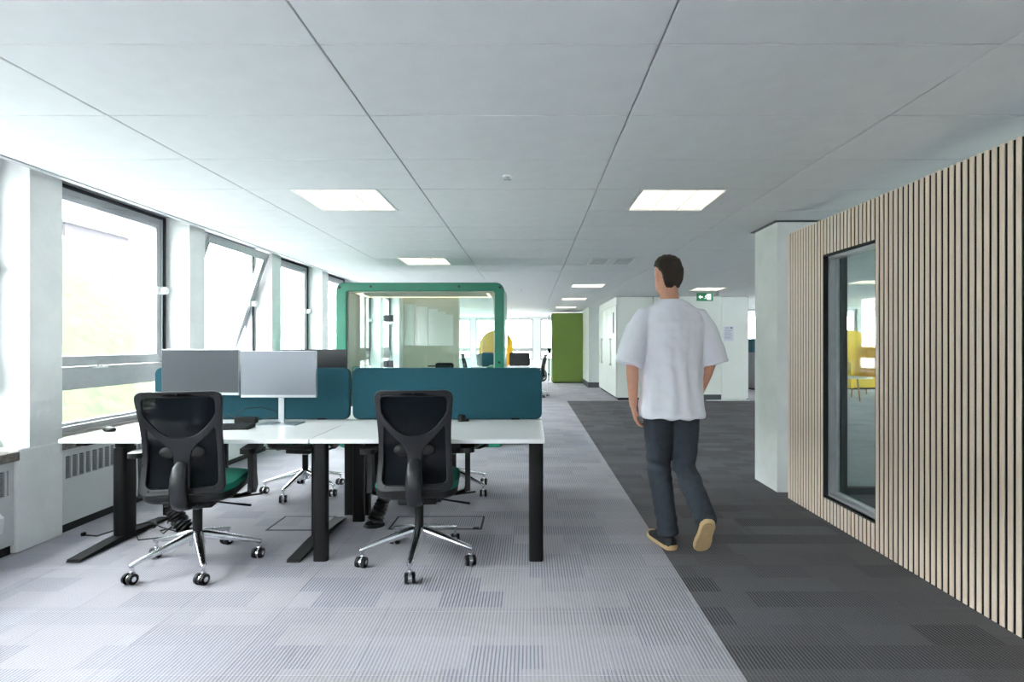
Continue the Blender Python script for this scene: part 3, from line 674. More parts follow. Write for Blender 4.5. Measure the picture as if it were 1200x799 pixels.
# ------------------------------------------------------------ office chair
def chair_parts():
    P = {}
    def yb(x, z):
        t_ = (z-.45)/.57
        return -.235 + .035*math.sin(PI*min(max(t_, 0), 1)*1.1)*(1-t_*.6) - .075*max(t_-.35, 0) + .55*x*x
    # back frame
    def side(z): return .213-.018*math.sin(PI*(z-.47)/.55) + .004*(z-.47)
    outer = []
    r = .05; z0, z1 = .456, 1.02
    for x, z in rrect(-.215, .215, z0, z1, r, 6): outer.append((x, z))
    # subdivide long sides
    def sub(pl, mx=.03):
        out = []
        for i in range(len(pl)):
            a, b_ = Vector(pl[i]), Vector(pl[(i+1) % len(pl)]); n_ = max(1, int((b_-a).length/mx))
            for k in range(n_): out.append(tuple(a.lerp(b_, k/n_)))
        return out
    def squeeze(pl): return [((x*side(z)/.213), z) for x, z in pl]
    up = []
    for k in range(7):
        t_ = math.radians(90*k/6); up.append((.15+.03*math.cos(t_), .955+.03*math.sin(t_)))
    up += [(-x, z) for x, z in reversed(up)]
    arc = []
    for k in range(1, 24):
        u = -1+2*k/24; arc.append((u*.181, .765+.125*abs(u)**2.4))
    up += [(-.182, .93), (-.183, .90)]+arc+[(.183, .90), (.182, .93)]
    low = []
    pts = [(.18, .80), (.182, .70), (.18, .60), (.175, .53)]
    low = [(.176, .822), (.182, .80), (.183, .70), (.182, .60), (.180, .525), (.172, .505), (.155, .496), (.10, .494), (.044, .494), (.042, .55), (.042, .62), (.045, .66), (.055, .692), (.078, .722), (.11, .750), (.145, .783)]
    low2 = [(-x, z) for x, z in reversed(low)]
    me = fill2d([squeeze(sub(outer)), squeeze(sub(up, .04)), squeeze(sub(low)), squeeze(sub(low2))], .022, .006, 2)
    for v in me.vertices: v.co.y += yb(v.co.x, v.co.z)
    me.materials.append(MT['chairframe'])
    for p_ in me.polygons: p_.use_smooth = True
    try: me.set_sharp_from_angle(angle=math.radians(50))
    except Exception: pass
    P['backrest_frame'] = me
    # mesh
    b = MB(); nx, nz = 12, 16; g = []
    for j in range(nz+1):
        z = .485+.52*j/nz; g.append([(x_*side(z)/.213, yb(x_, z)+.008, z) for x_ in [(-.205+.41*i/nx) for i in range(nx+1)]])
    b.rings(g, close=False, cap=False); P['backrest_mesh'] = b.mesh('backrest_mesh', MT['mesh'], True)
    b = MB(); b.ball((0, 0, 0), (.006, .004, .006), 8, 6); P['screw'] = b.mesh('screw', MT['dark'], True)
    P['screws'] = [(x, yb(x, z)-.010, z) for x, z in ((-.16, .487), (-.055, .487), (.055, .487), (.16, .487), (-.197, .62), (.197, .62), (0, 1.003), (-.17, 1.0), (.17, 1.0))]
    b = MB(); b.ball((-.065, yb(.06, .69)+.004, .685), (.05, .012, .035)); b.ball((.065, yb(.06, .69)+.004, .685), (.05, .012, .035)); b.box(-.08, .08, yb(.05, .69)-.0, yb(.05, .69)+.012, .665, .70); P['lumbar_pad'] = b.mesh('lumbar_pad', MT['blackplastic'], True)
    # spine
    b = MB(); b.tube([(0, -.232, .638), (0, -.252, .612), (0, -.270, .56), (0, -.274, .49), (0, -.262, .43), (0, -.235, .395), (0, -.16, .375), (0, -.06, .37)],
                     [(.018, .006), (.034, .012), (.041, .016), (.043, .018), (.043, .020), (.042, .020), (.04, .02), (.04, .02)], 18, up=(0, 1, 0))
    # tube() puts first radius on u = d x up ; rotate so width lies on X
    for i, v in enumerate(b.v): pass
    P['spine'] = b.mesh('spine', MT['chairframe'], True)
    # seat
    b = MB(); rr = []
    def sring(k, z, dip=0):
        return [(x*k, .035+(y-.035)*k, z) for x, y in rrect(-.235, .235, -.21, .265, .11, 6)]
    rr = [sring(.86, .447), sring(.96, .450), sring(1.0, .462), sring(1.0, .475), sring(.96, .491), sring(.85, .500), sring(.5, .496), sring(.15, .494)]
    b.rings(rr); P['seat'] = b.mesh('seat', MT['seat'], True)
    b = MB(); b.rings([sring(.6, .395), sring(.92, .405), sring(.975, .42), sring(.98, .452)]); b.box(-.11, .11, -.10, .12, .345, .38, bev=.01); P['seat_shell'] = b.mesh('seat_shell', MT['blackplastic'], True)
    for sx in (-1, 1):
        b = MB(); x = sx*.285
        b.prism(([(-.02, .40), (.05, .385), (.095, .42), (.07, .50), (.06, .64), (-.02, .64), (-.01, .50)]), 'x', x-.015, x+.015)
        b.tube([(sx*.12, .03, .38), (sx*.22, .03, .375), (sx*.27, .03, .39), (sx*.285, .03, .43)], [(.03, .012)]*4, 10)
        P['arm%d' % sx] = b.mesh('armrest', MT['blackplastic'], True)
        b = MB(); b.prism(rrect(x-.042, x+.042, -.10, .14, .035, 5), 'z', .64, .668); P['pad%d' % sx] = b.mesh('arm_pad', MT['blackplastic'], True)
    b = MB(); b.cyl((0, 0, .19), (0, 0, .32), .0255, n=20); P['gas_sleeve'] = b.mesh('gas_sleeve', MT['blackplastic'], True)
    b = MB(); b.cyl((0, 0, .32), (0, 0, .35), .014, n=16); P['gas_piston'] = b.mesh('gas_piston', MT['chrome'], True)
    b = MB(); b.cyl((0, 0, .115), (0, 0, .19), .042, .033, 24); b.cyl((0, 0, .19), (0, 0, .196), .033, .027, 24); P['base_hub'] = b.mesh('base_hub', MT['chrome'], True)
    b = MB()
    rr = []
    for r_, z, wd, h in ((.015, .172, .030, .026), (.05, .168, .029, .026), (.14, .146, .024, .021), (.22, .126, .020, .016), (.29, .108, .017, .012), (.322, .099, .016, .012), (.336, .094, .010, .009)):
        rr.append([(r_, wd*math.copysign(abs(math.cos(2*PI*k/16))**.7, math.cos(2*PI*k/16)), z+h*math.copysign(abs(math.sin(2*PI*k/16))**.8, math.sin(2*PI*k/16))) for k in range(16)])
    b.rings(rr); b.cyl((.32, 0, .055), (.32, 0, .088), .008, n=10); P['base_leg'] = b.mesh('base_leg', MT['chrome'], True)
    b = MB(); b.cur = 0
    for s_ in (-1, 1): b.cyl((.012, s_*.011, .0305), (.012, s_*.028, .0305), .0305, .028, 20)
    b.cur = 1
    b.cyl((.012, -.010, .0305), (.012, .010, .0305), .022, n=16); b.box(-.012, .014, -.009, .009, .035, .066, bev=.003)
    for s_ in (-1, 1): b.cyl((.012, s_*.028, .0305), (.012, s_*.0295, .0305), .013, n=14)
    P['caster'] = b.mesh('caster', [MT['blackplastic'], MT['chrome']], True)
    b = MB(); b.tube([(.10, .02, .372), (.20, .03, .365), (.26, .05, .368), (.33, .07, .37)], [(.007, .005), (.007, .005), (.014, .005), (.012, .005)], 10); P['lever1'] = b.mesh('lever', MT['blackplastic'], True)
    b = MB(); b.tube([(.10, -.05, .370), (.20, -.06, .355), (.26, -.06, .345), (.30, -.06, .338)], [(.007, .005), (.007, .005), (.016, .006), (.013, .006)], 10); P['lever2'] = b.mesh('lever', MT['blackplastic'], True)
    return P
CP = chair_parts()
def make_chair(loc, rz, base_deg, lab, grp):
    t = thing('office_chair', lab, 'office chair', loc, rz, grp)
    bf = link('backrest_frame', CP['backrest_frame'], t); [link('screw', CP['screw'], bf, q) for q in (CP['screws'] if loc[1] < 6 else [])]
    link('backrest_mesh', CP['backrest_mesh'], t); link('lumbar_pad', CP['lumbar_pad'], t); link('spine', CP['spine'], t)
    link('seat', CP['seat'], t); link('seat_shell', CP['seat_shell'], t)
    for s_ in (-1, 1):
        a = link('armrest', CP['arm%d' % s_], t); link('arm_pad', CP['pad%d' % s_], a)
    link('gas_sleeve', CP['gas_sleeve'], t); link('gas_piston', CP['gas_piston'], t); link('base_hub', CP['base_hub'], t)
    rnd = random.Random(int(base_deg)+3)
    for k in range(5):
        l = link('base_leg', CP['base_leg'], t, rot=(0, 0, math.radians(base_deg+72*k)-rz)); cst = link('caster', CP['caster'], l, (.322, 0, 0), (0, 0, math.radians(-90+rnd.uniform(-28, 28)-base_deg-72*k)))
    link('lever', CP['lever1'], t); link('lever', CP['lever2'], t)
    return t
GC = 'black mesh office chairs with green seats'
make_chair((-1.92, 3.16, 0), math.radians(12), -54, 'black mesh office chair with green seat at the left desk, back to camera', GC)
make_chair((-.655, 3.235, 0), math.radians(5), 272.6, 'black mesh office chair with green seat at the right desk, back to camera', GC)
make_chair((-1.93, 4.70, 0), math.radians(172), 262, 'office chair beyond the left desk, with green seat edge and chrome base showing', GC)
make_chair((-.66, 4.72, 0), math.radians(186), 256, 'office chair on the far side of the right desk, mostly hidden behind the near chair', GC)

# ------------------------------------------------------------ small things on and under the desks
t = thing('computer_mouse', 'black mouse lying on the left corner of the left desk', 'mouse', (-2.66, 3.46, DZ), math.radians(60))
b = MB(); b.ball((0, 0, .012), (.032, .055, .018)); 
b.v = [(x, y, max(z, .0)) for x, y, z in b.v]; b.build('body', MT['blackplastic'], t, smooth=True)
b = MB(); b.cyl((-.003, .03, .027), (.003, .03, .027), .007, n=10); b.build('wheel', MT['louvre'], t)
t = thing('keyboard', 'black keyboard partly hidden behind the left chair', 'keyboard', (-2.02, 3.56, DZ), math.radians(6))
b = MB(); b.prism([(-.065, 0), (.065, 0), (.065, .022), (-.065, .010)], 'x', -.20, .20); b.build('body', MT['blackplastic'], t)
b = MB()
for i in range(15):
    for j in range(5):
        yy = -.052+j*.023; z = .0115+(yy+.065)*.092; b.box(-.19+i*.0255, -.17+i*.0255, yy, yy+.018, z-.002, z+.005)
o = b.build('keys', MT['gasket'], t); o['kind'] = 'stuff'
t = thing('power_adapter', 'black power box with looping cables on the left desk beside the monitor stand', 'power adapter', (-1.97, 3.80, DZ), math.radians(10))
b = MB(); b.box(-.07, .07, -.03, .03, 0, .045, bev=.006); b.build('body', MT['blackplastic'], t)
b = MB(); b.tube([(-.07, 0, .02), (-.06, .0, .07), (0, -.0, .105), (.10, -.0, .11), (.19, -.02, .085), (.23, -.03, .05)], .0028, 6); b.tube([(.07, 0, .02), (.12, 0, .03), (.2, -.03, .04), (.24, -.03, .06)], .0028, 6)
b.tube([(-.02, -.03, .01), (.05, -.12, .004), (.16, -.13, .004), (.24, -.09, .01), (.25, -.04, .04)], .0028, 6); b.tube([(-.07, .01, .03), (-.12, .03, .06), (-.17, .05, .03)], .0028, 6); b.build('cable', MT['blackplastic'], t, smooth=True)
t = thing('desk_socket', 'small black socket puck on the right desk against the teal screen', 'socket', (-.485, 3.90, DZ))
b = MB(); b.cyl((0, 0, 0), (0, 0, .045), .028, .024, 18); b.build('body', MT['blackplastic'], t, smooth=True); b = MB(); b.cyl((.03, 0, 0), (.03, 0, .018), .022, n=14); b.build('cap', MT['blackplastic'], t, smooth=True)
b = MB(); b.box(-.05, .05, -.035, .035, 0, .006, bev=.002); tag(b.build('remote_card', MT['trimw'], None, (-3.15, 3.80, .62)), 'small white card lying on the stone sill left of the desk', 'card')
def cable_spine(path, lab):
    x0, y0 = path[0][0], path[0][1]
    t = thing('cable_spine', lab, 'cable spine', (path[-1][0], path[-1][1], 0), 0, 'black cable spines under the desks')
    base = Vector((path[-1][0], path[-1][1], 0)); pts = [Vector(p)-base for p in path]
    tot = []
    for i in range(len(pts)-1):
        n_ = max(1, int((pts[i+1]-pts[i]).length/.022))
        for k in range(n_): tot.append((pts[i].lerp(pts[i+1], k/n_), (pts[i+1]-pts[i]).normalized()))
    b = MB()
    for p_, d_ in tot: b.cyl(p_-d_*.008, p_+d_*.006, .034+.018*max(0, 1-p_.z/.25), .042+.02*max(0, 1-p_.z/.25), 14)
    o = b.build('vertebrae', MT['blackplastic'], t, smooth=True)
    b = MB(); b.tube(pts, .016, 10); b.build('core', MT['blackplastic'], t, smooth=True)
    b = MB(); b.cyl((0, 0, 0), (0, 0, .018), .075, .06, 24); b.build('foot', MT['blackplastic'], t, smooth=True)
cable_spine([(-2.50, 3.80, .60), (-2.49, 3.78, .45), (-2.47, 3.74, .30), (-2.42, 3.70, .16), (-2.35, 3.68, .07), (-2.30, 3.68, .02)], 'curved black segmented cable spine behind the left chair')
cable_spine([(-.95, 3.85, .60), (-.97, 3.85, .40), (-1.00, 3.85, .25), (-1.05, 3.84, .12), (-1.09, 3.83, .02)], 'straight black segmented cable spine left of the right chair')
b = MB()
b.tube([(-2.95, 3.62, .006), (-2.85, 3.60, .006), (-2.72, 3.66, .04), (-2.6, 3.75, .05), (-2.5, 3.72, .02), (-2.38, 3.68, .01)], .0045, 7)
b.tube([(-2.6, 3.80, .045), (-2.55, 3.72, .02), (-2.62, 3.62, .035), (-2.52, 3.52, .008), (-2.35, 3.6, .006), (-2.3, 3.72, .01)], .004, 7)
b.tube([(-2.55, 3.85, .006), (-2.48, 3.78, .09), (-2.40, 3.72, .06), (-2.44, 3.64, .007), (-2.5, 3.7, .007), (-2.42, 3.8, .007)], .004, 7)
b.box(-2.965, -2.945, 3.61, 3.63, 0, .022)
tag(b.build('loose_cable', MT['blackplastic'], None, smooth=True), 'loose black cables snaking over the floor around the left desk foot', 'cable')
def floor_box(x0, x1, y0, y1, lab):
    t = thing('floor_box', lab, 'floor box', ((x0+x1)/2, (y0+y1)/2, 0), 0, 'floor boxes under the desks'); a, d = (x1-x0)/2, (y1-y0)/2
    b = MB(); b.box(-a, a, -d, -d+.012, 0, .004); b.box(-a, a, d-.012, d, 0, .004); b.box(-a, -a+.012, -d, d, 0, .004); b.box(a-.012, a, -d, d, 0, .004); b.build('frame', MT['gasket'], t)
    b = MB(); b.box(-a+.014, a-.014, -d+.014, d-.014, 0, .003); b.build('lid', MT['carpet_l'], t)
    b = MB(); b.box(a-.06, a-.02, -d+.002, -d+.03, .003, .009); b.build('cable_flap', MT['gasket'], t)
floor_box(-1.80, -1.42, 3.72, 4.02, 'square metal edged floor box flush with the carpet between the two desks')
floor_box(-.97, -.33, 3.74, 4.02, 'metal edged floor box flush with the carpet behind the right chair')

# ------------------------------------------------------------ far office furniture
lab_c = ['far office chair seen side on left of the yellow hood seat', 'second far office chair beside the white far desk', 'far office chair at the end of the black screened desk']
make_chair((-1.62, 12.9, 0), math.radians(-80), 10, lab_c[0], 'far office chairs'); make_chair((-1.42, 13.6, 0), math.radians(-95), 40, lab_c[1], 'far office chairs'); make_chair((.12, 13.0, 0), math.radians(78), 20, lab_c[2], 'far office chairs')
bench_desk(-1.35, -.75, 12.7, 14.2, 'white far desk left of the booth edge, with teal screen', 'far white desks')
bench_desk(-.55, .02, 12.6, 14.0, 'white far desk carrying the black screen', 'far white desks')
t = desk_screen(-1.30, -.82, 13.4, DZ+.002, 1.02, 'small grey teal far desk screen left of the booth edge', MT['grey'], grp='far desk screens')
desk_screen(-.50, .0, 13.3, DZ+.002, 1.05, 'black far desk screen right of the booth edge', MT['dark'], grp='far desk screens')
desk_screen(-1.13, -.86, 12.9, DZ+.002, 1.06, 'teal far desk screen seen through the booth', MT['teal'], grp='far desk screens')
def hood_seat(loc, rz, lab, s=1.0, H=1.68):
    t = thing('lounge_seat', lab, 'lounge seat', loc, rz, 'yellow hooded lounge seats')
    W = .58*s; r = .46
    # arch shell facing +Y locally
    outer = [(-W, .22), (-W, H-r)]+[(-W+r-r*math.cos(a), H-r+r*math.sin(a)) for a in [PI/2*k/8 for k in range(1, 9)]]
    outer += [(-x, z) for x, z in reversed(outer)]
    me = fill2d([list(reversed(outer))], .10, .015); me.materials.append(MT['yellow'])
    for v in me.vertices: v.co.y += .38-.25*(abs(v.co.x)/W)**3*0
    link('back_shell', me, t)
    for sx in (-1, 1):
        b = MB(); b.prism([(-.42, .22), (.36, .22), (.36, H-.30), (.2, H-.32), (-.1, .95), (-.42, .78)], 'x', sx*(W-.08), sx*W); b.build('side_wing', MT['yellow'], t)
    b = MB(); b.box(-W+.08, W-.08, -.40, .33, .22, .46, bev=.04); b.build('seat', MT['yellow'], t, smooth=True)
    for sx in (-1, 1):
        for y_ in (-.32, .30):
            b = MB(); b.cyl((sx*(W-.12), y_, .22), (sx*(W-.10), y_, 0), .02, .014, 10); b.build('leg', MT['oakleg'], t, smooth=True)
    b = MB(); b.box(-W+.1, W-.1, -.34, .30, .18, .22); b.build('underframe', MT['dark'], t)
hood_seat((-1.0, 16.0, 0), math.radians(0), 'yellow hooded lounge seat in front of the far end windows', .85, 1.66)
hood_seat((8.0, 13.3, 0), math.radians(10), 'yellow hooded lounge seat seen through the slatted wall window, right', 1.0, 1.60)
hood_seat((7.75, 14.75, 0), math.radians(0), 'yellow lounge seat half hidden at the left edge of the slatted wall window', 1.0, 1.55)
t = thing('coffee_table', 'round white coffee table before the yellow seats beyond the slatted wall window', 'table', (7.2, 12.2, 0))
b = MB(); b.cyl((0, 0, .50), (0, 0, .525), .38, n=28); b.build('table_top', MT['desktop'], t, smooth=True)
for k in range(3):
    a = 2*PI*k/3+.5; b = MB(); b.cyl((.18*math.cos(a), .18*math.sin(a), .50), (.28*math.cos(a), .28*math.sin(a), 0), .018, .013, 8); b.build('leg', MT['oakleg'], t)
# lime green booth
t = thing('phone_booth', 'lime green upholstered booth box at the far end of the aisle', 'booth', (.71, 17.5, 0))
b = MB(); b.box(0, 1.03, 0, .04, .03, 2.24, bev=.01); b.build('front_panel', MT['green'], t)
b = MB(); b.box(.0, 1.02, .04, 1.0, .03, 2.23); b.build('body', MT['greenedge'], t); b = MB(); b.box(.04, .98, .04, .95, 0, .03); b.build('plinth', MT['dark'], t)
t = thing('glass_door', 'open clear glass door with black fittings left of the lime green booth', 'door', (.56, 16.6, 0), math.radians(86))
b = MB(); b.box(0, .9, -.005, .005, .02, 2.15); b.build('pane', MT['boothglass'], t)
b = MB(); b.box(.78, .84, -.05, .05, .95, 1.1); b.box(0, .05, -.02, .02, .3, .36); b.box(0, .05, -.02, .02, 1.8, 1.86); b.build('handle', MT['blackmetal'], t)
t = thing('storage_cabinet', 'grey cabinet with teal box on top seen between wall and column', 'cabinet', (6.05, 14.9, 0))
b = MB(); b.box(0, .8, 0, .5, .05, 1.02); b.build('body', MT['grey'], t); b = MB(); b.box(.02, .78, .02, .48, 0, .05); b.build('plinth', MT['dark'], t); b = MB(); b.box(0, .395, -.015, 0, .07, 1.0); d_ = b.build('door', MT['grey'], t); b = MB(); b.box(.36, .37, -.03, -.015, .5, .7); b.build('handle', MT['chrome'], d_)
b = MB(); b.box(.405, .8, -.015, 0, .07, 1.0); b.build('door', MT['grey'], t)
b = MB(); b.box(.02, .78, .05, .45, 1.02, 1.40, bev=.01); tag(b.build('storage_box', MT['teal'], None, (6.05, 14.9, 0)), 'teal box standing on the grey cabinet beyond the column', 'box')

# ------------------------------------------------------------ outside
def bank_z(x, y):
    u = min(1, max(0, (-x-17.5)/12)); k = min(1, max(0, (40-y)/9)); k = k*k*(3-2*k)
    return -3+.02+13.5*u*k+(.35*noise.noise(Vector((x*.3, y*.3, 0)))+.1*noise.noise(Vector((x, y, 0))))*min(1, u*8)*k
b = MB(); rows = []
for j in range(41):
    y = -30+j*1.9; rows.append([(x, y, bank_z(x, y)) for x in [-17.5-q*.75 for q in range(30)]+[-44, -52, -70]])
b.rings(rows, close=False, cap=False); o = b.build('grass_bank', MT['grass'], smooth=True); tag(o, 'pale green grass bank rising outside the first left window', 'grass', kind='stuff')
b = MB(); b.box(-17.5, 60, 22, 150, -3.3, -3.0); b.box(-17.5, -3.62, -30, 22, -3.3, -3.0); struct(b.build('ground', MT['paving']))
def tree(x, y, z, h, lab):
    t = thing('tree', lab, 'tree', (x, y, z), 0, 'trees outside the windows')
    b = MB(); b.tube([(0, 0, -.5), (.1, 0, h*.3), (0, .1, h*.6)], [.22, .16, .07], 10); b.build('trunk', MT['bark'], t, smooth=True)
    random.seed(int(x*7+y*3)); b = MB()
    for q in range(500):
        a, e = random.uniform(0, 2*PI), random.uniform(-.6, 1); rr = h*.32*random.uniform(.6, 1)
        c = Vector((math.cos(a)*rr*math.sqrt(1-min(e*e, .95)), math.sin(a)*rr*math.sqrt(1-min(e*e, .95)), h*.62+e*h*.33))
        s_ = random.uniform(.12, .3); u = Vector((random.gauss(0, 1), random.gauss(0, 1), random.gauss(0, 1))).normalized(); v_ = u.orthogonal().normalized()
        i0 = len(b.v)
        for (m1, m2) in ((-1, 0), (0, -.6), (1, 0), (0, .6)): b.v.append(tuple(c+u*s_*m1+v_*s_*m2))
        b.face((i0, i0+1, i0+2, i0+3))
    b.build('crown', MT['foliage'], t)
tree(-31, 38, bank_z(-31, 38), 5.0, 'pale leafy tree on the grass bank in the first window'); tree(6, 48, -3.0, 6.5, 'pale tree beyond the far end windows'); tree(28, 40, -3, 7, 'tree beyond the windows seen through the slatted wall window')
t = thing('building', 'faint grey building with slate roof on the hill in the first window', 'building', (-47.5, 54, 5.8))
b = MB(); b.box(-5, 5, -4, 4, -8, 6.5); b.build('wall', MT['brick'], t); b = MB(); b.prism([(-5.4, 6.5), (5.4, 6.5), (0, 9.2)], 'y', -4.3, 4.3); b.build('roof', MT['slate'], t)
for i in range(3):
    for z in (1, 3.8):
        b = MB(); b.box(-3.9+i*3, -2.6+i*3, -4.05, -4, z, z+1.6); b.box(-3.3+i*3, -3.2+i*3, -4.08, -4.04, z, z+1.6); b.build('window', MT['farpane'], t)
        b = MB(); b.box(5, 5.05, -3.1+i*2.4, -2.0+i*2.4, z, z+1.6); b.build('window', MT['farpane'], t)

# ------------------------------------------------------------ the walking man
man = thing('person', 'person walking away in white t-shirt, slate trousers and black shoes with tan soles', 'person', (.885, 3.42, 0), math.radians(6))
def V(*a): return Vector(a)
bd = MB()
def hring(z, rx, yf, yk, cx=0, n=20):
    cy = (yf+yk)/2; ry = (yf-yk)/2
    return [(cx+rx*math.cos(2*PI*k/n), cy+ry*math.sin(2*PI*k/n), z) for k in range(n)]
HX, HY = -.015, .035
def head_rings(g=0):
    prof = [(1.585, .035, .085, .0), (1.598, .045, .098, -.03), (1.625, .058, .102, -.06), (1.655, .068, .100, -.085), (1.69, .074, .098, -.098), (1.725, .077, .097, -.102), (1.755, .076, .092, -.10), (1.785, .068, .075, -.088), (1.805, .052, .048, -.065), (1.818, .028, .02, -.035)]
    return [hring(z, rx+g, HY-.03+yf+g, HY-.0+yk-g, HX) for z, rx, yf, yk in prof]
bd.rings(head_rings())
bd.rings([hring(z, r, yf, yk, HX*.6) for z, r, yf, yk in ((1.46, .085, .06, -.07), (1.50, .066, .06, -.065), (1.54, .058, .065, -.055), (1.60, .056, .075, -.045), (1.65, .054, .08, -.045))])
# nose, brow, chin, ears
bd.tube([(HX, HY+.064, 1.715), (HX, HY+.082, 1.685), (HX, HY+.092, 1.668)], [.009, .012, .015], 10); bd.ball((HX, HY+.075, 1.664), (.017, .012, .009))
bd.ball((HX, HY+.052, 1.602), (.024, .018, .016)); bd.ball((HX, HY+.055, 1.725), (.05, .014, .010))
for s_ in (-1, 1):
    bd.ball((HX+s_*.079, HY-.012, 1.69), (.007, .018, .031)); bd.ball((HX+s_*.084, HY-.020, 1.70), (.006, .012, .020))
# torso and legs under the clothes
bd.rings([hring(z, rx, yf, yk) for z, rx, yf, yk in ((.86, .145, .09, -.10), (.95, .155, .095, -.10), (1.05, .135, .09, -.08), (1.2, .145, .105, -.09), (1.35, .165, .11, -.10), (1.44, .165, .08, -.09), (1.49, .10, .06, -.07))])
LH, LK, LA = V(-.085, 0, .92), V(-.068, .05, .50), V(-.022, -.005, .09)
RH, RK, RA = V(.085, 0, .92), V(.095, .03, .50), V(.085, -.30, .27)
for h, k, a in ((LH, LK, LA), (RH, RK, RA)):
    bd.tube([h, h.lerp(k, .5), k, k.lerp(a, .35), a], [.08, .068, .052, .05, .034], 14)
# arms and hands
SL, EL, WL = V(-.185, 0, 1.455), V(-.266, -.05, 1.155), V(-.245, .0, .885)
SR, ER, WR = V(.185, 0, 1.455), V(.245, -.02, 1.155), V(.215, .12, .91)
def hand(W, d, side, fwd):
    """palm plus five separately curled fingers; side = direction of the thumb"""
    d = d.normalized(); th = (side-d*side.dot(d)).normalized(); nrm = d.cross(th).normalized()*fwd
    bd.tube([W-d*.02, W+d*.02, W+d*.055, W+d*.09], [(.021, .027), (.017, .034), (.014, .041), (.012, .041)], 14, up=th)
    for q, (off, L_) in enumerate(((.032, .068), (.0115, .078), (-.009, .073), (-.029, .058))):
        p0 = W+d*.08+th*off; a1 = d*.95+nrm*.25+th*off*1.2; a2 = d*.80+nrm*.60; a3 = d*.55+nrm*.85
        p1 = p0+a1.normalized()*L_*.48; p2 = p1+a2.normalized()*L_*.32; p3 = p2+a3.normalized()*L_*.24
        bd.tube([p0, p1, p2, p3], [.0092, .0086, .0078, .006], 10); bd.ball(p3, .006, 8, 6)
    p0 = W+d*.025+th*.026; p1 = p0+(d*.55+th*.75+nrm*.1).normalized()*.035; p2 = p1+(d*.9+th*.35+nrm*.3).normalized()*.03; p3 = p2+(d+th*.1+nrm*.3).normalized()*.022
    bd.tube([p0, p1, p2, p3], [.014, .0115, .010, .0075], 10); bd.ball(p3, .0075, 8, 6)
for s_, e, w_ in ((SL, EL, WL), (SR, ER, WR)):
    bd.tube([s_+V(-.03 if s_.x > 0 else .03, 0, -.035), s_.lerp(e, .4), e, e.lerp(w_, .3), w_.lerp(e, .15), w_], [.044, .045, .038, .038, .027, (.024, .024)], 14)
hand(WL, V(.06, .05, -.25), V(.25, 1, 0), 1); hand(WR, V(-.03, .13, -.23), V(-.25, 1, .4), -1)
me = remesh(bd, .0045, 2); me.materials.append(MT['skin']); link('body', me, man)
# hair
hb = MB()
hprof = [(1.615, .050, -.04, -.073), (1.64, .060, -.022, -.088), (1.665, .069, -.015, -.098), (1.70, .077, -.010, -.108), (1.735, .0835, .035, -.113), (1.76, .0835, .10, -.112), (1.79, .077, .096, -.10), (1.812, .060, .07, -.078), (1.826, .035, .035, -.045)]
hb.rings([hring(z, rx, HY-.03+yf, HY+yk, HX) for z, rx, yf, yk in hprof])
me = remesh(hb, .005, 2); me.materials.append(MT['hair'])
for v in me.vertices:
    nn = noise.noise(v.co*55)*.004+noise.noise(v.co*130)*.003; v.co += v.normal*nn
link('hair', me, man)
for s_ in (-1, 1):
    b = MB(); b.cur = 0; b.ball((HX+s_*.031, HY+.053, 1.697), (.013, .012, .010)); b.cur = 1; b.ball((HX+s_*.031, HY+.062, 1.697), (.006, .004, .006), 10, 8); b.build('eye', [MT['eye'], MT['iris']], man, smooth=True)
b = MB(); b.ball((HX, HY+.064, 1.637), (.023, .009, .0055)); b.ball((HX, HY+.063, 1.629), (.019, .009, .0055)); b.build('mouth', MT['lip'], man, smooth=True)
# t-shirt
sb = MB()
sb.rings([hring(z, rx, yf, yk, n=28) for z, rx, yf, yk in ((.815, .21, .14, -.152), (.85, .212, .14, -.153), (1.0, .20, .13, -.134), (1.15, .205, .135, -.128), (1.30, .215, .137, -.138), (1.40, .215, .12, -.135), (1.45, .195, .095, -.115), (1.49, .165, .08, -.095), (1.525, .11, .07, -.082), (1.55, .070, .066, -.068))])
for s_, e in ((SL, EL), (SR, ER)):
    sx = -1 if s_.x < 0 else 1
    d = (e-s_)
    sb.tube([V(sx*.09, 0, 1.46), s_+V(sx*-.015, 0, -.02), s_+d*.35+V(sx*.012, 0, 0), s_+d*.75+V(sx*.02, 0, 0), s_+d*1.04+V(sx*.022, 0, 0)], [.05, .068, .076, .083, .088], 22)
me = remesh(sb, .0075, 3); me.materials.append(MT['shirt'])
for v in me.vertices:
    c = v.co; a = math.atan2(c.y, c.x)
    fall = min(1, max(0, (1.42-c.z)/.45))
    f1 = math.sin(a*9+c.z*7+2.5*noise.noise(V(c.x*4, c.y*4, c.z*3)))*.0055*fall
    f2 = noise.noise(V(c.x*9, c.y*9, c.z*14))*.007*(.35+.65*fall)+noise.noise(c*26)*.0022
    v.co += v.normal*(f1+f2)
link('t_shirt', me, man)
# trousers
tb_ = MB()
tb_.rings([hring(z, rx, yf, yk, n=24) for z, rx, yf, yk in ((.80, .155, .09, -.105), (.86, .168, .10, -.112), (.93, .162, .10, -.11), (1.0, .155, .10, -.105))])
tb_.tube([LH+V(-.002, -.01, -.03), LH.lerp(LK, .3), LH.lerp(LK, .65), LK+V(0, 0, 0), LK.lerp(LA, .3)+V(0, -.01, 0), LK.lerp(LA, .65), LK.lerp(LA, 1.02)], [(.086, .09), (.088, .094), (.08, .085), (.070, .072), (.068, .072), (.062, .066), (.058, .064)], 20)
tb_.tube([RH+V(.002, -.01, -.03), RH.lerp(RK, .3), RH.lerp(RK, .65), RK, RK.lerp(RA, .3)+V(0, 0, -.01), RK.lerp(RA, .65), RK.lerp(RA, 1.06)], [(.086, .09), (.088, .094), (.08, .085), (.070, .074), (.068, .072), (.062, .066), (.06, .064)], 20)
me = remesh(tb_, .007, 3); me.materials.append(MT['trouser'])
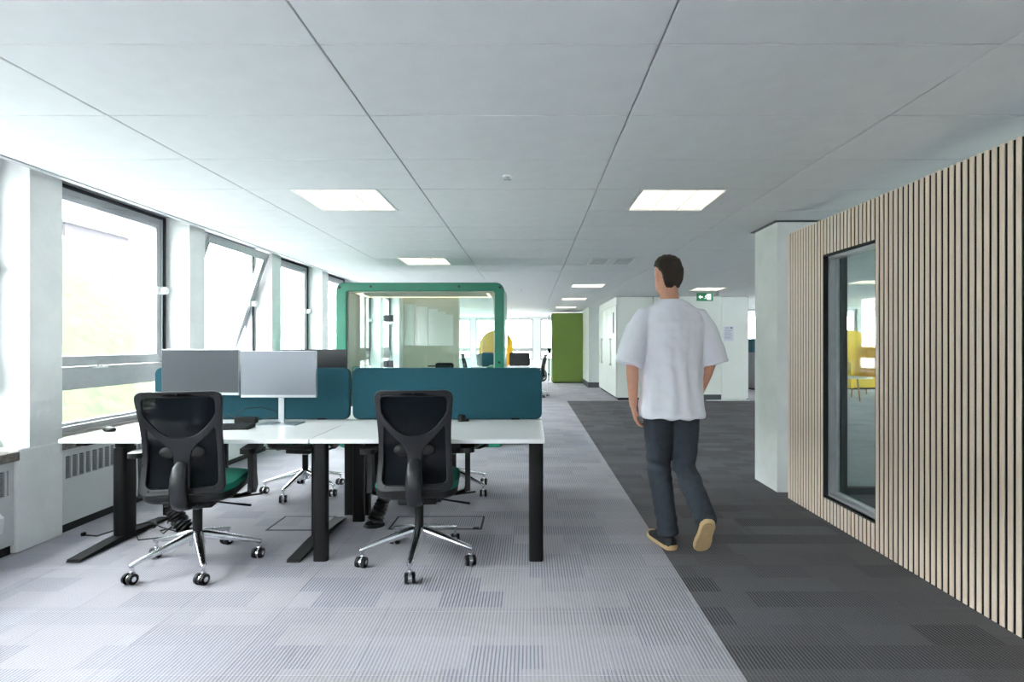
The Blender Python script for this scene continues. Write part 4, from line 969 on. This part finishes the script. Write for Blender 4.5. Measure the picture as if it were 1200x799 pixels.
for v in me.vertices:
    c = v.co; k = math.exp(-((c.z-.50)/.10)**2)+math.exp(-((c.z-.17)/.09)**2)+.45
    v.co += v.normal*(noise.noise(V(c.x*10, c.y*10, c.z*26))*.009*k+noise.noise(c*30)*.002)
link('trousers', me, man)
# shoes: built with heel at origin pointing +Y, then placed
def shoe_on(M):
    prof = [(-.03, .020, .030, .07), (-.018, .034, .03, .085), (.01, .040, .03, .095), (.06, .041, .03, .105), (.10, .042, .03, .095), (.15, .046, .03, .072), (.20, .047, .03, .058), (.235, .040, .03, .047), (.258, .022, .028, .036)]
    b = MB(); rr = []
    for y, w_, z0, z1 in prof:
        cz = z0; r = []
        for k in range(16):
            a = 2*PI*k/16; x = w_*math.cos(a); z = cz+(z1-cz)*max(0, math.sin(a)) if math.sin(a) >= 0 else cz-.008
            if math.sin(a) > .3 and y > .02: x *= .92
            r.append(M @ V(x, y, z))
        rr.append(r)
    b.rings(rr); sh = b.build('shoe', MT['shoe'], man, smooth=True)
    b = MB(); rr = []
    for z, g in ((0, -.004), (.006, .002), (.022, .004), (.031, .001)):
        r = []
        half = [(-.034, 0), (-.030, .020), (-.015, .036), (.01, .042), (.06, .041), (.10, .042), (.15, .048), (.20, .049), (.235, .041), (.256, .022), (.264, 0)]
        lift = lambda y: .012*max(0, (y-.17)/.09)**2+.006*max(0, (-y)/.03)
        for y, x in half: r.append(M @ V(x+(g if x else 0), y, z+lift(y)))
        for y, x in reversed(half[1:-1]): r.append(M @ V(-(x+g)*.92, y, z+lift(y)))
        rr.append(r)
    b.rings(rr); b.build('sole', MT['sole'], sh, smooth=True)
    b = MB()
    for q in range(5): yy = .10+q*.02; zz = .098-(yy-.10)*.42; b.tube([M @ V(-.026, yy, zz-.012), M @ V(0, yy, zz+.003), M @ V(.026, yy, zz-.012)], .0028, 6)
    b.build('laces', MT['gasket'], sh, smooth=True)
shoe_on(Matrix.Translation((-.020, -.04, 0)) @ Matrix.Rotation(math.radians(9), 4, 'Z'))
Mr = Matrix.Translation((.085, -.345, .235)) @ Matrix.Rotation(math.radians(-8), 4, 'Z') @ Matrix.Rotation(math.radians(-52), 4, 'X')
shoe_on(Mr)

# the head is turned a little to the left
cx_, cy_ = HX, HY-.03
for o in [q for q in man.children if q.name.split('.')[0] in ('body', 'hair', 'eye', 'mouth')]:
    for v in o.data.vertices:
        k = min(1, max(0, (v.co.z-1.53)/.09)); a = math.radians(15)*k*k*(3-2*k)
        dx, dy = v.co.x-cx_, v.co.y-cy_
        v.co.x = cx_+dx*math.cos(a)-dy*math.sin(a); v.co.y = cy_+dx*math.sin(a)+dy*math.cos(a)
